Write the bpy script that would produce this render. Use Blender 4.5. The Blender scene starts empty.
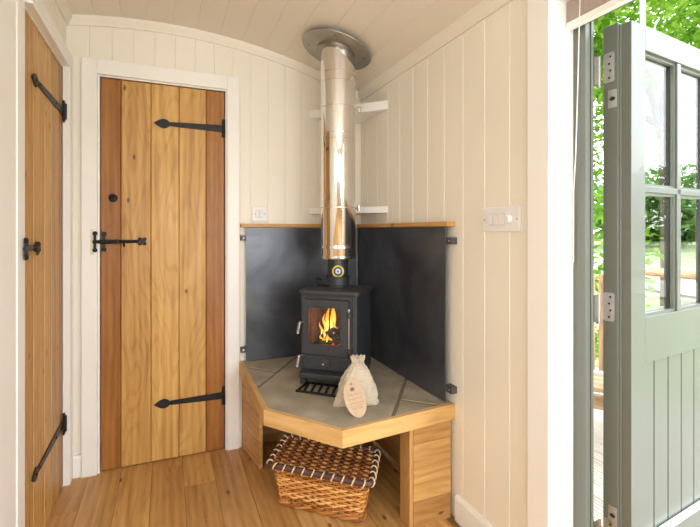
import bpy, math, random
from mathutils import Vector, Matrix
random.seed(7)
sc = bpy.context.scene
COL = sc.collection
PI = math.pi
def R(d): return math.radians(d)

# ------------------------------------------------------------------ materials
def base_mat(name):
    m = bpy.data.materials.new(name); m.use_nodes = True
    nt = m.node_tree; b = nt.nodes['Principled BSDF']
    return m, nt, b
def N(nt, typ, **kw):
    n = nt.nodes.new(typ)
    for k, v in kw.items(): setattr(n, k, v)
    return n
def L(nt, a, b): nt.links.new(a, b)
def ramp(nt, stops):
    r = N(nt, 'ShaderNodeValToRGB'); e = r.color_ramp.elements
    while len(e) < len(stops): e.new(0.5)
    for i, (p, c) in enumerate(stops):
        e[i].position = p; e[i].color = (c[0], c[1], c[2], 1)
    return r
def coords(nt, scale=(1, 1, 1), attr=None):
    mp = N(nt, 'ShaderNodeMapping'); mp.inputs['Scale'].default_value = scale
    if attr:
        a = N(nt, 'ShaderNodeAttribute'); a.attribute_name = attr; L(nt, a.outputs['Vector'], mp.inputs['Vector'])
    else:
        t = N(nt, 'ShaderNodeTexCoord'); L(nt, t.outputs['Object'], mp.inputs['Vector'])
    return mp.outputs['Vector']
def noise(nt, vec, scale, detail=3, rough=.5, dist=0):
    n = N(nt, 'ShaderNodeTexNoise'); n.inputs['Scale'].default_value = scale; n.inputs['Detail'].default_value = detail
    n.inputs['Roughness'].default_value = rough; n.inputs['Distortion'].default_value = dist
    L(nt, vec, n.inputs['Vector']); return n.outputs['Fac']
def bump(nt, b, h, strength=.2, dist=.002):
    n = N(nt, 'ShaderNodeBump'); n.inputs['Strength'].default_value = strength; n.inputs['Distance'].default_value = dist
    L(nt, h, n.inputs['Height']); L(nt, n.outputs['Normal'], b.inputs['Normal'])
def plain(name, c, rough=.5, metal=0, var=.12, scale=12, spec=.5, bmp=0, bscale=60, stretch=(1, 1, 1), coat=0):
    m, nt, b = base_mat(name)
    v = coords(nt, stretch); f = noise(nt, v, scale, 4)
    lo = [x * (1 - var) for x in c]; hi = [min(1, x * (1 + var)) for x in c]
    r = ramp(nt, [(.3, lo), (.7, hi)]); L(nt, f, r.inputs['Fac']); L(nt, r.outputs['Color'], b.inputs['Base Color'])
    b.inputs['Roughness'].default_value = rough; b.inputs['Metallic'].default_value = metal
    b.inputs['Specular IOR Level'].default_value = spec; b.inputs['Coat Weight'].default_value = coat
    if bmp: bump(nt, b, noise(nt, v, bscale, 3), bmp)
    return m
def oak(name, dark, mid, light, rough=.42, knots=.045, tintamt=.35, red=None, fine=1.0, kdens=3.2, figure=.13):
    """grain runs along the x of the stored plank coordinates 'gc'; 'tint' is one number per plank"""
    m, nt, b = base_mat(name)
    v1 = coords(nt, (1.1, 12, 12), 'gc'); v2 = coords(nt, (4, 150, 150), 'gc'); v3 = coords(nt, (1.5, 11, 11), 'gc')
    n1 = noise(nt, v1, 1.6, 5, .6, .8)
    w = N(nt, 'ShaderNodeTexWave', wave_type='BANDS', bands_direction='Y'); w.inputs['Scale'].default_value = .8
    w.inputs['Distortion'].default_value = 9; w.inputs['Detail'].default_value = 1.5; w.inputs['Detail Scale'].default_value = .6
    L(nt, v3, w.inputs['Vector'])
    n2 = noise(nt, v2, 1.0, 2, .5)
    a = N(nt, 'ShaderNodeMath', operation='MULTIPLY_ADD'); L(nt, w.outputs['Fac'], a.inputs[0]); a.inputs[1].default_value = .17; L(nt, n1, a.inputs[2])
    a2 = N(nt, 'ShaderNodeMath', operation='MULTIPLY_ADD'); L(nt, n2, a2.inputs[0]); a2.inputs[1].default_value = .26 * fine; L(nt, a.outputs[0], a2.inputs[2])
    t = N(nt, 'ShaderNodeAttribute'); t.attribute_name = 'tint'
    v4 = coords(nt, (1.5, 8, 8), 'gc'); n4 = noise(nt, v4, 1.0, 1.5, .45, .3)
    m4 = N(nt, 'ShaderNodeMath', operation='MULTIPLY'); L(nt, n4, m4.inputs[0]); m4.inputs[1].default_value = 75
    s4 = N(nt, 'ShaderNodeMath', operation='SINE'); L(nt, m4.outputs[0], s4.inputs[0])
    f4 = N(nt, 'ShaderNodeMapRange'); L(nt, s4.outputs[0], f4.inputs['Value']); f4.inputs['From Min'].default_value = .1; f4.inputs['From Max'].default_value = 1; f4.inputs['To Max'].default_value = figure
    a3 = N(nt, 'ShaderNodeMath', operation='SUBTRACT'); L(nt, a2.outputs[0], a3.inputs[0]); L(nt, f4.outputs[0], a3.inputs[1])
    r = ramp(nt, [(.36, dark), (.64, mid), (.92, light)]); L(nt, a3.outputs[0], r.inputs['Fac'])
    mix = N(nt, 'ShaderNodeMix', data_type='RGBA', blend_type='MULTIPLY'); L(nt, r.outputs['Color'], mix.inputs['A'])
    mr = N(nt, 'ShaderNodeMapRange'); L(nt, t.outputs['Fac'], mr.inputs['Value']); mr.inputs['From Min'].default_value = 0; mr.inputs['From Max'].default_value = 1
    mr.inputs['To Min'].default_value = 1 + tintamt * .5; mr.inputs['To Max'].default_value = 1 - tintamt
    cc = N(nt, 'ShaderNodeCombineColor'); L(nt, mr.outputs[0], cc.inputs[0])
    p2 = N(nt, 'ShaderNodeMath', operation='POWER'); L(nt, mr.outputs[0], p2.inputs[0]); p2.inputs[1].default_value = 1.35; L(nt, p2.outputs[0], cc.inputs[1])
    p3 = N(nt, 'ShaderNodeMath', operation='POWER'); L(nt, mr.outputs[0], p3.inputs[0]); p3.inputs[1].default_value = 1.6; L(nt, p3.outputs[0], cc.inputs[2])
    mix.inputs['Factor'].default_value = 1; L(nt, cc.outputs[0], mix.inputs['B'])
    col = mix.outputs['Result']
    if knots:
        vk0 = coords(nt, (1.0, 2.2, 2.2), 'gc'); nk = N(nt, 'ShaderNodeTexNoise'); nk.inputs['Scale'].default_value = 9; L(nt, vk0, nk.inputs['Vector']); vm = N(nt, 'ShaderNodeVectorMath', operation='MULTIPLY_ADD'); L(nt, nk.outputs['Color'], vm.inputs[0]); vm.inputs[1].default_value = (.03, .03, .03); L(nt, vk0, vm.inputs[2]); vk = vm.outputs[0]; vo = N(nt, 'ShaderNodeTexVoronoi', feature='F1', voronoi_dimensions='2D'); vo.inputs['Scale'].default_value = kdens
        L(nt, vk, vo.inputs['Vector'])
        kr = N(nt, 'ShaderNodeMapRange', interpolation_type='SMOOTHSTEP'); L(nt, vo.outputs['Distance'], kr.inputs['Value'])
        kr.inputs['From Min'].default_value = knots * .35; kr.inputs['From Max'].default_value = knots * 1.5; kr.inputs['To Min'].default_value = .85; kr.inputs['To Max'].default_value = 0
        gate = N(nt, 'ShaderNodeSeparateColor'); L(nt, vo.outputs['Color'], gate.inputs[0])
        g2 = N(nt, 'ShaderNodeMath', operation='GREATER_THAN'); L(nt, gate.outputs[0], g2.inputs[0]); g2.inputs[1].default_value = .68
        g3 = N(nt, 'ShaderNodeMath', operation='MULTIPLY'); L(nt, kr.outputs[0], g3.inputs[0]); L(nt, g2.outputs[0], g3.inputs[1])
        mk = N(nt, 'ShaderNodeMix', data_type='RGBA'); L(nt, g3.outputs[0], mk.inputs['Factor']); L(nt, col, mk.inputs['A'])
        mk.inputs['B'].default_value = (.06, .03, .012, 1); col = mk.outputs['Result']
    L(nt, col, b.inputs['Base Color'])
    b.inputs['Roughness'].default_value = rough; b.inputs['Specular IOR Level'].default_value = .4
    bump(nt, b, n2, .12, .001)
    return m
def emis(name, stops, strength, scale=30, stretch=(1, 1, 1)):
    m, nt, b = base_mat(name)
    t = N(nt, 'ShaderNodeAttribute'); t.attribute_name = 'tint'
    v = coords(nt, stretch); n = noise(nt, v, scale, 3)
    a = N(nt, 'ShaderNodeMath', operation='MULTIPLY_ADD'); L(nt, n, a.inputs[0]); a.inputs[1].default_value = .6; 
    s = N(nt, 'ShaderNodeMath', operation='SUBTRACT'); L(nt, t.outputs['Fac'], s.inputs[0]); s.inputs[1].default_value = .3
    L(nt, s.outputs[0], a.inputs[2])
    r = ramp(nt, stops); L(nt, a.outputs[0], r.inputs['Fac'])
    L(nt, r.outputs['Color'], b.inputs['Emission Color']); b.inputs['Emission Strength'].default_value = strength
    b.inputs['Base Color'].default_value = (.02, .01, .005, 1); b.inputs['Roughness'].default_value = .9
    return m
def glass_mat(name, tint=(1, 1, 1), rough=.0):
    m, nt, b = base_mat(name); nt.nodes.remove(b)
    out = nt.nodes['Material Output']
    tr = N(nt, 'ShaderNodeBsdfTransparent'); tr.inputs['Color'].default_value = (*tint, 1)
    gl = N(nt, 'ShaderNodeBsdfGlossy'); gl.inputs['Roughness'].default_value = rough
    fr = N(nt, 'ShaderNodeFresnel'); fr.inputs['IOR'].default_value = 1.5
    ge = N(nt, 'ShaderNodeNewGeometry'); io = N(nt, 'ShaderNodeMapRange'); io.inputs['To Min'].default_value = 1.5; io.inputs['To Max'].default_value = 1 / 1.5
    L(nt, ge.outputs['Backfacing'], io.inputs['Value']); L(nt, io.outputs[0], fr.inputs['IOR'])
    mx = N(nt, 'ShaderNodeMixShader'); L(nt, fr.outputs[0], mx.inputs[0]); L(nt, tr.outputs[0], mx.inputs[1]); L(nt, gl.outputs[0], mx.inputs[2])
    L(nt, mx.outputs[0], out.inputs['Surface']); return m
def leaf_mat(name, a, bcol):
    m, nt, b = base_mat(name); nt.nodes.remove(b); out = nt.nodes['Material Output']
    t = N(nt, 'ShaderNodeAttribute'); t.attribute_name = 'tint'
    r = ramp(nt, [(0, a), (1, bcol)]); L(nt, t.outputs['Fac'], r.inputs['Fac'])
    d = N(nt, 'ShaderNodeBsdfDiffuse'); tl = N(nt, 'ShaderNodeBsdfTranslucent')
    L(nt, r.outputs['Color'], d.inputs['Color']); L(nt, r.outputs['Color'], tl.inputs['Color'])
    mx = N(nt, 'ShaderNodeMixShader'); mx.inputs[0].default_value = .5; L(nt, d.outputs[0], mx.inputs[1]); L(nt, tl.outputs[0], mx.inputs[2])
    L(nt, mx.outputs[0], out.inputs['Surface']); return m

M = {}
M['wall'] = plain('cream tongue and groove paint', (.83, .785, .69), .5, var=.02, scale=3)
M['ceil'] = plain('cream ceiling paint', (.76, .705, .615), .5, var=.02, scale=3)
M['white'] = plain('white joinery paint', (.86, .85, .825), .4, var=.02, scale=4)
M['cornice'] = plain('cream cornice paint', (.80, .745, .65), .45, var=.02, scale=5)
M['oak'] = oak('golden oak planks', (.37, .185, .045), (.53, .29, .083), (.63, .385, .135), .42, .045)
M['oakred'] = oak('red brown oak planks', (.20, .070, .012), (.30, .115, .022), (.38, .165, .040), .42, 0, figure=.06)
M['oakfloor'] = oak('oak floorboards', (.37, .18, .052), (.53, .29, .095), (.63, .385, .15), .38, .055, .18, figure=.09)
M['oakpale'] = oak('pale oak', (.44, .24, .075), (.58, .345, .125), (.68, .44, .19), .45, 0, .15)
M['oakpanel'] = oak('oak hearth panel', (.38, .19, .055), (.50, .275, .09), (.60, .36, .14), .45, .04, .2)
M['iron'] = plain('black wrought iron', (.007, .007, .008), .45, 0, .3, 60, .4, .5, 120)
M['stove'] = plain('matt black stove paint', (.034, .037, .043), .47, 0, .15, 50, .45, .25, 220)
M['steel'] = plain('polished stainless steel', (.78, .765, .74), .085, 1, .03, 6)
M['steel2'] = plain('brushed steel', (.60, .575, .54), .33, 1, .1, 5, stretch=(1, 12, 1))
M['dullsteel'] = plain('dull grey steel', (.36, .335, .30), .42, 1, .15, 6)
M['darksteel'] = plain('dark grey steel', (.085, .082, .078), .5, .4, .15, 40)
M['hinge'] = plain('satin steel', (.50, .50, .51), .35, 1, .08, 40)
M['flueblack'] = plain('black flue enamel', (.035, .035, .036), .4, 0, .15, 30)
M['stone'] = plain('sandy grey stone', (.36, .315, .242), .62, 0, .2, 9, .35, .3, 50)
M['grout'] = plain('grey brown grout', (.205, .165, .115), .9, 0, .15, 40)
M['plastic'] = plain('white switch plastic', (.80, .79, .80), .3, 0, .02, 9)
M['plasticgrey'] = plain('grey switch seam', (.50, .49, .50), .4, 0, .05, 30)
M['green'] = plain('grey green door paint', (.125, .136, .112), .32, 0, .05, 4, .5, .05, 120, (1, 1, .1), .3)
M['seal'] = plain('black rubber seal', (.012, .012, .014), .6)
M['glass'] = glass_mat('window glass')
M['stoveglass'] = glass_mat('stove door glass', (.93, .9, .86))
M['taupe'] = plain('taupe blind cloth', (.37, .30, .26), .8, 0, .06, 80)
M['linen'] = None
M['card'] = plain('brown card', (.50, .355, .235), .75, 0, .08, 60)
M['ink'] = plain('grey brown print', (.29, .185, .11), .8)
M['cord'] = plain('white cord', (.82, .81, .78), .6)
M['wick'] = oak('amber willow', (.32, .105, .02), (.56, .235, .058), (.74, .41, .14), .38, 0, .55)
M['wickd'] = oak('brown willow', (.09, .025, .010), (.19, .055, .018), (.31, .11, .035), .35, 0, .5)
M['leather'] = plain('dark brown edging', (.095, .042, .036), .45, 0, .2, 50)
M['cream'] = plain('cream cane', (.80, .62, .36), .5, 0, .1, 50)
M['brick'] = plain('firebox lining', (.15, .055, .022), .9, 0, .35, 25, .2, .4, 60)
M['log'] = plain('charred log', (.035, .022, .017), .9, 0, .6, 40, .2, .8, 90)
M['ember'] = emis('glowing ember', [(.0, (.25, .01, .0)), (.35, (1, .10, .008)), (.75, (1, .32, .04)), (1, (1, .6, .2))], 1.7, 60)
M['flame'] = emis('flame', [(.0, (.9, .12, .006)), (.35, (1, .30, .015)), (.65, (1, .55, .05)), (1, (1, .85, .35))], 1.9, 40)
M['deck'] = plain('weathered deck board', (.58, .52, .45), .75, 0, .18, 6, .3, .3, 60, (8, .6, 1))
M['gwood'] = oak('garden timber', (.26, .15, .08), (.45, .29, .16), (.58, .42, .27), .7, 0, .3)
M['bark'] = plain('bark', (.10, .075, .055), .9, 0, .4, 8, .2, .8, 30)
M['leafA'] = leaf_mat('bright leaf', (.11, .26, .02), (.32, .50, .075))
M['leafB'] = leaf_mat('mid green leaf', (.06, .14, .04), (.20, .33, .09))
M['grass'] = plain('lawn', (.27, .31, .17), .9, 0, .25, 5, .1)
M['gravel'] = plain('pale path', (.55, .50, .45), .9, 0, .12, 20, .1)
M['extclad'] = plain('outer green boarding', (.23, .26, .21), .5)
def mono(name, c): M[name] = plain(name, c, .4, 0, .02, 30)
mono('pale recess', (.66, .68, .55)); mono('dark print', (.10, .10, .11)); mono('yellow', (.80, .55, .05)); mono('black paint', (.012, .012, .014)); mono('blue', (.10, .33, .72)); mono('pale blue', (.62, .72, .82)); mono('red', (.65, .05, .04))
def linen():
    m, nt, b = base_mat('natural linen')
    v = coords(nt, (1, 1, 1)); n1 = noise(nt, v, 18, 4)
    va = coords(nt, (1, 1, .06)); vb = coords(nt, (.06, .06, 1))
    na, nb = noise(nt, va, 420, 1), noise(nt, vb, 420, 1)
    s = N(nt, 'ShaderNodeMath', operation='ADD'); L(nt, na, s.inputs[0]); L(nt, nb, s.inputs[1])
    s2 = N(nt, 'ShaderNodeMath', operation='MULTIPLY_ADD'); L(nt, n1, s2.inputs[0]); s2.inputs[1].default_value = .3; L(nt, s.outputs[0], s2.inputs[2])
    r = ramp(nt, [(.55, (.40, .335, .24)), (1.0, (.57, .495, .38))]); r.color_ramp.elements[1].position = 1.0
    mr = N(nt, 'ShaderNodeMath', operation='MULTIPLY'); L(nt, s2.outputs[0], mr.inputs[0]); mr.inputs[1].default_value = .75
    L(nt, mr.outputs[0], r.inputs['Fac']); L(nt, r.outputs['Color'], b.inputs['Base Color']); b.inputs['Roughness'].default_value = .9
    bump(nt, b, s.outputs[0], .12, .0006); return m
M['linen'] = linen()
def plate_steel():
    m, nt, b = base_mat('dark rolled steel')
    v = coords(nt); n1 = noise(nt, v, 2.2, 5, .6, .5); vs = coords(nt, (1, 1, 9)); n2 = noise(nt, vs, 9, 4)
    r = ramp(nt, [(.32, (.040, .044, .053)), (.72, (.145, .155, .178))]); L(nt, n1, r.inputs['Fac']); L(nt, r.outputs['Color'], b.inputs['Base Color'])
    rr = N(nt, 'ShaderNodeMapRange'); L(nt, n2, rr.inputs['Value']); rr.inputs['To Min'].default_value = .28; rr.inputs['To Max'].default_value = .5
    L(nt, rr.outputs[0], b.inputs['Roughness']); b.inputs['Metallic'].default_value = .55; b.inputs['Specular IOR Level'].default_value = .6
    return m
M['plate'] = plate_steel()

# ------------------------------------------------------------------ mesh builder
class MB:
    def __init__(s): s.V = []; s.F = []; s.Mi = []; s.G = []; s.T = []
    def add(s, vs, fs, mi=0, gc=None, tint=0.5, ts=None):
        o = len(s.V); s.V += [Vector(v) for v in vs]
        off = Vector((random.uniform(0, 9), random.uniform(0, 9), random.uniform(0, 9)))
        s.G += [Vector(g) + off for g in (gc if gc is not None else vs)]
        s.T += list(ts) if ts is not None else [tint] * len(vs)
        s.F += [[i + o for i in f] for f in fs]; s.Mi += [mi] * len(fs); return s
    def box(s, lo, hi, mi=0, tint=.5, grain=None, mtx=None):
        lo, hi = Vector(lo), Vector(hi); c = (lo + hi) / 2; d = hi - lo
        if grain is None: grain = max(range(3), key=lambda i: d[i])
        ordr = [grain] + [i for i in range(3) if i != grain]
        vs = [Vector((x, y, z)) for z in (lo.z, hi.z) for y in (lo.y, hi.y) for x in (lo.x, hi.x)]
        gc = [Vector([(v - c)[i] for i in ordr]) for v in vs]
        if mtx is not None: vs = [mtx @ v for v in vs]
        return s.add(vs, [(0, 2, 3, 1), (4, 5, 7, 6), (0, 1, 5, 4), (2, 6, 7, 3), (0, 4, 6, 2), (1, 3, 7, 5)], mi, gc, tint)
    def ext(s, poly, o, ux, uy, t, mi=0, tint=.5, grain=None):
        """polygon in the plane o + a*ux + b*uy, extruded by vector t"""
        o, ux, uy, t = Vector(o), Vector(ux), Vector(uy), Vector(t); n = len(poly)
        vs = [o + ux * a + uy * b for a, b in poly]; vs += [v + t for v in vs]
        tl = t.length
        if grain == 'y': gc = [(b, a, 0) for a, b in poly] + [(b, a, tl) for a, b in poly]
        elif grain == 't': gc = [(0, a, b) for a, b in poly] + [(tl, a, b) for a, b in poly]
        else: gc = [(a, b, 0) for a, b in poly] + [(a, b, tl) for a, b in poly]
        flip = ux.cross(uy).dot(t) > 0
        f = [list(range(n))[::-1] if flip else list(range(n)), [i + n for i in (range(n) if flip else reversed(range(n)))]]
        ar = sum(poly[i][0] * poly[(i + 1) % n][1] - poly[(i + 1) % n][0] * poly[i][1] for i in range(n))
        for i in range(n):
            j = (i + 1) % n; q = [i, j, j + n, i + n]; f.append(q if flip else q[::-1])
        if ar < 0: f = [list(reversed(q)) for q in f]
        return s.add(vs, f, mi, gc, tint)
    def zprism(s, poly, z0, ztop, mi=0, tint=.5):
        """vertical prism over an xy polygon; ztop a number or a function of x, y"""
        n = len(poly); zt = ztop if callable(ztop) else (lambda x, y: ztop)
        vs = [(x, y, z0) for x, y in poly] + [(x, y, zt(x, y)) for x, y in poly]
        ar = sum(poly[i][0] * poly[(i + 1) % n][1] - poly[(i + 1) % n][0] * poly[i][1] for i in range(n))
        f = [list(range(n))[::-1], list(range(n, 2 * n))] + [[i, (i + 1) % n, (i + 1) % n + n, i + n] for i in range(n)]
        if ar < 0: f = [list(reversed(q)) for q in f]
        gc = [(v[2], v[0], v[1]) for v in vs]
        return s.add(vs, f, mi, gc, tint)
    def tube(s, pts, r, n=8, closed=False, mi=0, tint=.5, flat=1.0, cap=True):
        P = [Vector(p) for p in pts]; k = len(P); rr = r if isinstance(r, (list, tuple)) else [r] * k
        vs = []; gc = []; ln = 0; up = Vector((0, 0, 1)); prev = None
        for i in range(k):
            a = P[(i - 1) % k] if (closed or i > 0) else P[0]; b = P[(i + 1) % k] if (closed or i < k - 1) else P[-1]
            t = (b - a).normalized()
            if prev is None:
                x = t.cross(up)
                if x.length < .05: x = t.cross(Vector((1, 0, 0)))
            else: x = prev - t * prev.dot(t)
            x.normalize(); prev = x; y = t.cross(x)
            if i: ln += (P[i] - P[i - 1]).length
            for j in range(n):
                an = 2 * PI * j / n
                vs.append(P[i] + (x * math.cos(an) + y * math.sin(an) * flat) * rr[i]); gc.append((ln, rr[i] * math.cos(an), rr[i] * math.sin(an)))
        fs = []
        for i in range(k if closed else k - 1):
            i2 = (i + 1) % k
            for j in range(n):
                j2 = (j + 1) % n; fs.append((i * n + j, i * n + j2, i2 * n + j2, i2 * n + j))
        if cap and not closed: fs += [list(range(n))[::-1], [(k - 1) * n + j for j in range(n)]]
        return s.add(vs, fs, mi, gc, tint)
    def lathe(s, prof, c=(0, 0, 0), n=32, mi=0, axis=(0, 0, 1), tint=.5, tints=None):
        ax = Vector(axis).normalized(); x = ax.cross(Vector((0, 1, 0)))
        if x.length < .1: x = ax.cross(Vector((1, 0, 0)))
        x.normalize(); y = ax.cross(x); c = Vector(c); vs = []; ts = []
        for q, (r, z) in enumerate(prof):
            for j in range(n):
                an = 2 * PI * j / n; vs.append(c + ax * z + (x * math.cos(an) + y * math.sin(an)) * r)
                ts.append(tints[q] if tints else tint)
        fs = []
        for i in range(len(prof) - 1):
            for j in range(n):
                j2 = (j + 1) % n; fs.append((i * n + j, i * n + j2, (i + 1) * n + j2, (i + 1) * n + j))
        if prof[0][0] > 1e-6: fs.append(list(range(n))[::-1])
        if prof[-1][0] > 1e-6: fs.append([(len(prof) - 1) * n + j for j in range(n)])
        return s.add(vs, fs, mi, None, tint, ts)
    def build(s, name, mats, parent=None, local=True, smooth=False, bevel=0, seg=2, ang=35):
        """local: the points are already in the parent's own coordinates; without a parent the origin goes to the foot of the mesh"""
        me = bpy.data.meshes.new(name); V = s.V
        o = bpy.data.objects.new(name, me)
        if parent is None:
            lo = [min(v[i] for v in V) for i in range(3)]; hi = [max(v[i] for v in V) for i in range(3)]
            loc = Vector(((lo[0] + hi[0]) / 2, (lo[1] + hi[1]) / 2, lo[2])); o.location = loc; V = [v - loc for v in V]
        elif not local:
            inv = WM(parent).inverted(); V = [inv @ v for v in V]
        me.from_pydata([tuple(v) for v in V], [], s.F)
        for m in (mats if isinstance(mats, (list, tuple)) else [mats]): me.materials.append(m if not isinstance(m, str) else M[m])
        me.polygons.foreach_set('material_index', s.Mi)
        a = me.attributes.new('gc', 'FLOAT_VECTOR', 'POINT'); a.data.foreach_set('vector', [c for g in s.G for c in g])
        t = me.attributes.new('tint', 'FLOAT', 'POINT'); t.data.foreach_set('value', s.T)
        if smooth:
            me.polygons.foreach_set('use_smooth', [True] * len(me.polygons)); me.set_sharp_from_angle(angle=R(ang))
        me.validate(); me.update(); COL.objects.link(o)
        if parent is not None: o.parent = parent
        if bevel:
            md = o.modifiers.new('edge', 'BEVEL'); md.width = bevel; md.segments = seg; md.limit_method = 'ANGLE'; md.angle_limit = R(40); md.harden_normals = False
        return o
def WM(o):
    m = Matrix.Translation(o.location) @ o.rotation_euler.to_matrix().to_4x4()
    return (WM(o.parent) @ m) if o.parent else m
def tag(o, label=None, cat=None, group=None, kind=None):
    if label: o['label'] = label
    if cat: o['category'] = cat
    if group: o['group'] = group
    if kind: o['kind'] = kind
    return o
def empty(name, loc, rz=0, **kw):
    o = bpy.data.objects.new(name, None); o.location = loc; o.rotation_euler = (0, 0, rz); o.empty_display_size = .05
    COL.objects.link(o); return tag(o, **kw)
def copy_tree(o, parent=None):
    c = o.copy(); COL.objects.link(c)
    if parent: c.parent = parent
    for ch in [k for k in o.children]: copy_tree(ch, c)
    return c

# ------------------------------------------------------------------ measured places (metres; camera eye at 0,0,1.2)
YB, XR, XL = 2.48, 1.114, -.448
HZ = .477                                  # hearth top
def ceil(x): return 2.275 - .185 * x * x
def profile(a0, a1, first, step, g=.0035, d=.0032):
    """groove line: list of (along, depth) from a0 to a1"""
    pts = [(a0, 0)]; k = math.ceil((a0 + g - first) / step)
    while first + k * step < a1 - g:
        c = first + k * step
        if c - g > a0: pts += [(c - g, 0), (c - g * .3, d), (c + g * .3, d), (c + g, 0)]
        k += 1
    pts.append((a1, 0)); return pts

# ------------------------------------------------------------------ the room
b = MB()
k = -10
for i in range(-9, 9):
    x0 = -.209 + .1425 * i; x1 = x0 + .1425
    if x1 < -1.114 or x0 > 1.114: continue
    x0, x1 = max(x0, -1.2), min(x1, 1.2)
    y = -2.3 - random.uniform(0, 1.2)
    while y < YB:
        y2 = y + random.uniform(1.5, 2.3); ya, yb = max(y, -2.25), min(y2, YB + .075)
        if yb > ya + .01:
            g = .0006
            b.box((x0 + g, ya + g, -.03), (x1 - g, yb - g, 0), 0, random.random(), 1)
        y = y2
b.box((-1.2, -2.25, -.06), (1.2, YB + .075, -.031), 0, .9, 1)
tag(b.build('floor', 'oakfloor', bevel=.0008, seg=1), 'golden oak floorboards running towards the door', 'floor', kind='structure')

b = MB()                                                             # vaulted boarded ceiling
pr = profile(-1.13, 1.13, .03, .118, .0028, .002)
n = len(pr); xs = []
top = []
for a, d in pr: xs.append((a, ceil(a) + d))
fine = []
for (a, z), (a2, z2) in zip(xs, xs[1:]):
    fine.append((a, z))
fine.append(xs[-1])
poly = fine + [(a, z + .05) for a, z in reversed(fine[::4] + [fine[-1]])]
b.ext(poly, (0, -2.25, 0), (1, 0, 0), (0, 0, 1), (0, YB + 2.28, 0))
tag(b.build('ceiling', 'ceil'), 'cream boarded barrel ceiling curving over the hut', 'ceiling', kind='structure')

def zc(x, y): return ceil(x) + .008
b = MB()                                                             # end wall, in pieces round the doorway
DL, DR, DT = -.305, .297, 1.966
for a0, a1, z0, z1 in ((XL - .03, DL, 0, None), (DR, XR + .02, 0, None), (DL, DR, DT, None)):
    p = [(a, YB + d) for a, d in profile(a0, a1, -.3536, .0986)]
    b.zprism(p + [(a1, YB + .07), (a0, YB + .07)], z0, zc)
b.box((DL, YB + .055, 0), (DR, YB + .07, DT))
tag(b.build('wall_back', 'wall'), 'cream boarded end wall behind the stove and oak door', 'wall', kind='structure')

b = MB()                                                             # right-hand wall with the entrance opening
OY0, OY1 = .08, 1.013
zr = 2.052
for a0, a1, z0 in ((OY1, YB, 0), (-2.25, OY0, 0), (OY0, OY1, 1.945)):
    p = [(XR + d, a) for a, d in profile(a0, a1, 1.1981, .1311)]
    b.zprism(p + [(XR + .118, a1), (XR + .118, a0)], z0, zr)
tag(b.build('wall_right', 'wall'), 'cream boarded long wall beside the stove', 'wall', kind='structure')

b = MB()                                                             # partition on the left with the second oak door
D2a, D2b = 1.795, 2.407
for a0, a1, z0 in ((1.25, D2a, 0), (D2b, YB, 0), (D2a, D2b, DT)):
    p = [(XL - d, a) for a, d in profile(a0, a1, 50 if a0 < 1.5 else 1.70, .0986)]
    b.zprism(p + [(XL - .06, a1), (XL - .06, a0)], z0, zc)
b.box((XL - .06, D2a, 0), (XL - .05, D2b, DT))
b.zprism([(XL, 1.25), (XL, 1.19), (-1.114, 1.19), (-1.114, 1.25)], 0, zc)
tag(b.build('wall_left', 'wall'), 'cream partition wall holding the left oak door', 'wall', kind='structure')
b = MB()
WY0, WY1, WZ0, WZ1 = -1.35, -.25, .95, 1.75
for a0, a1, z0, z1 in ((-2.25, WY0, 0, zr), (WY1, 1.25, 0, zr), (WY0, WY1, 0, WZ0), (WY0, WY1, WZ1, zr)):
    b.box((-1.20, a0, z0), (-1.114, a1, z1))
tag(b.build('wall_outer', 'wall'), 'cream long wall with a window behind the camera', 'wall', kind='structure')
b = MB()
WX0, WX1 = -.7, .7
for a0, a1, z0, z1 in ((-1.2, WX0, 0, 2.06), (WX1, 1.2, 0, 2.06), (WX0, WX1, 0, .95), (WX0, WX1, 1.75, 2.06)):
    b.zprism([(a0, -2.25), (a1, -2.25), (a1, -2.32), (a0, -2.32)], z0, (lambda x, y: ceil(x) + .02) if z1 > 2 else z1)
tag(b.build('wall_front', 'wall'), 'cream end wall behind the camera', 'wall', kind='structure')
def window(nm, o, u, w, h, t, lab):
    f = MB(); o, u, t = Vector(o), Vector(u), Vector(t); z = Vector((0, 0, 1))
    for p in ([(0, 0), (w, 0), (w, .06), (0, .06)], [(0, h - .06), (w, h - .06), (w, h), (0, h)], [(0, .06), (.06, .06), (.06, h - .06), (0, h - .06)], [(w - .06, .06), (w, .06), (w, h - .06), (w - .06, h - .06)], [(w / 2 - .025, .06), (w / 2 + .025, .06), (w / 2 + .025, h - .06), (w / 2 - .025, h - .06)]):
        f.ext(p, o, u, z, t)
    f = f.build(nm, 'green'); tag(f, lab, 'window', kind='structure')
window('window_1', (-1.18, WY0, WZ0), (0, 1, 0), WY1 - WY0, WZ1 - WZ0, (.05, 0, 0), 'green framed side window behind the camera')
window('window_2', (WX0, -2.31, .95), (1, 0, 0), WX1 - WX0, .8, (0, .05, 0), 'green framed end window behind the camera')

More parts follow.
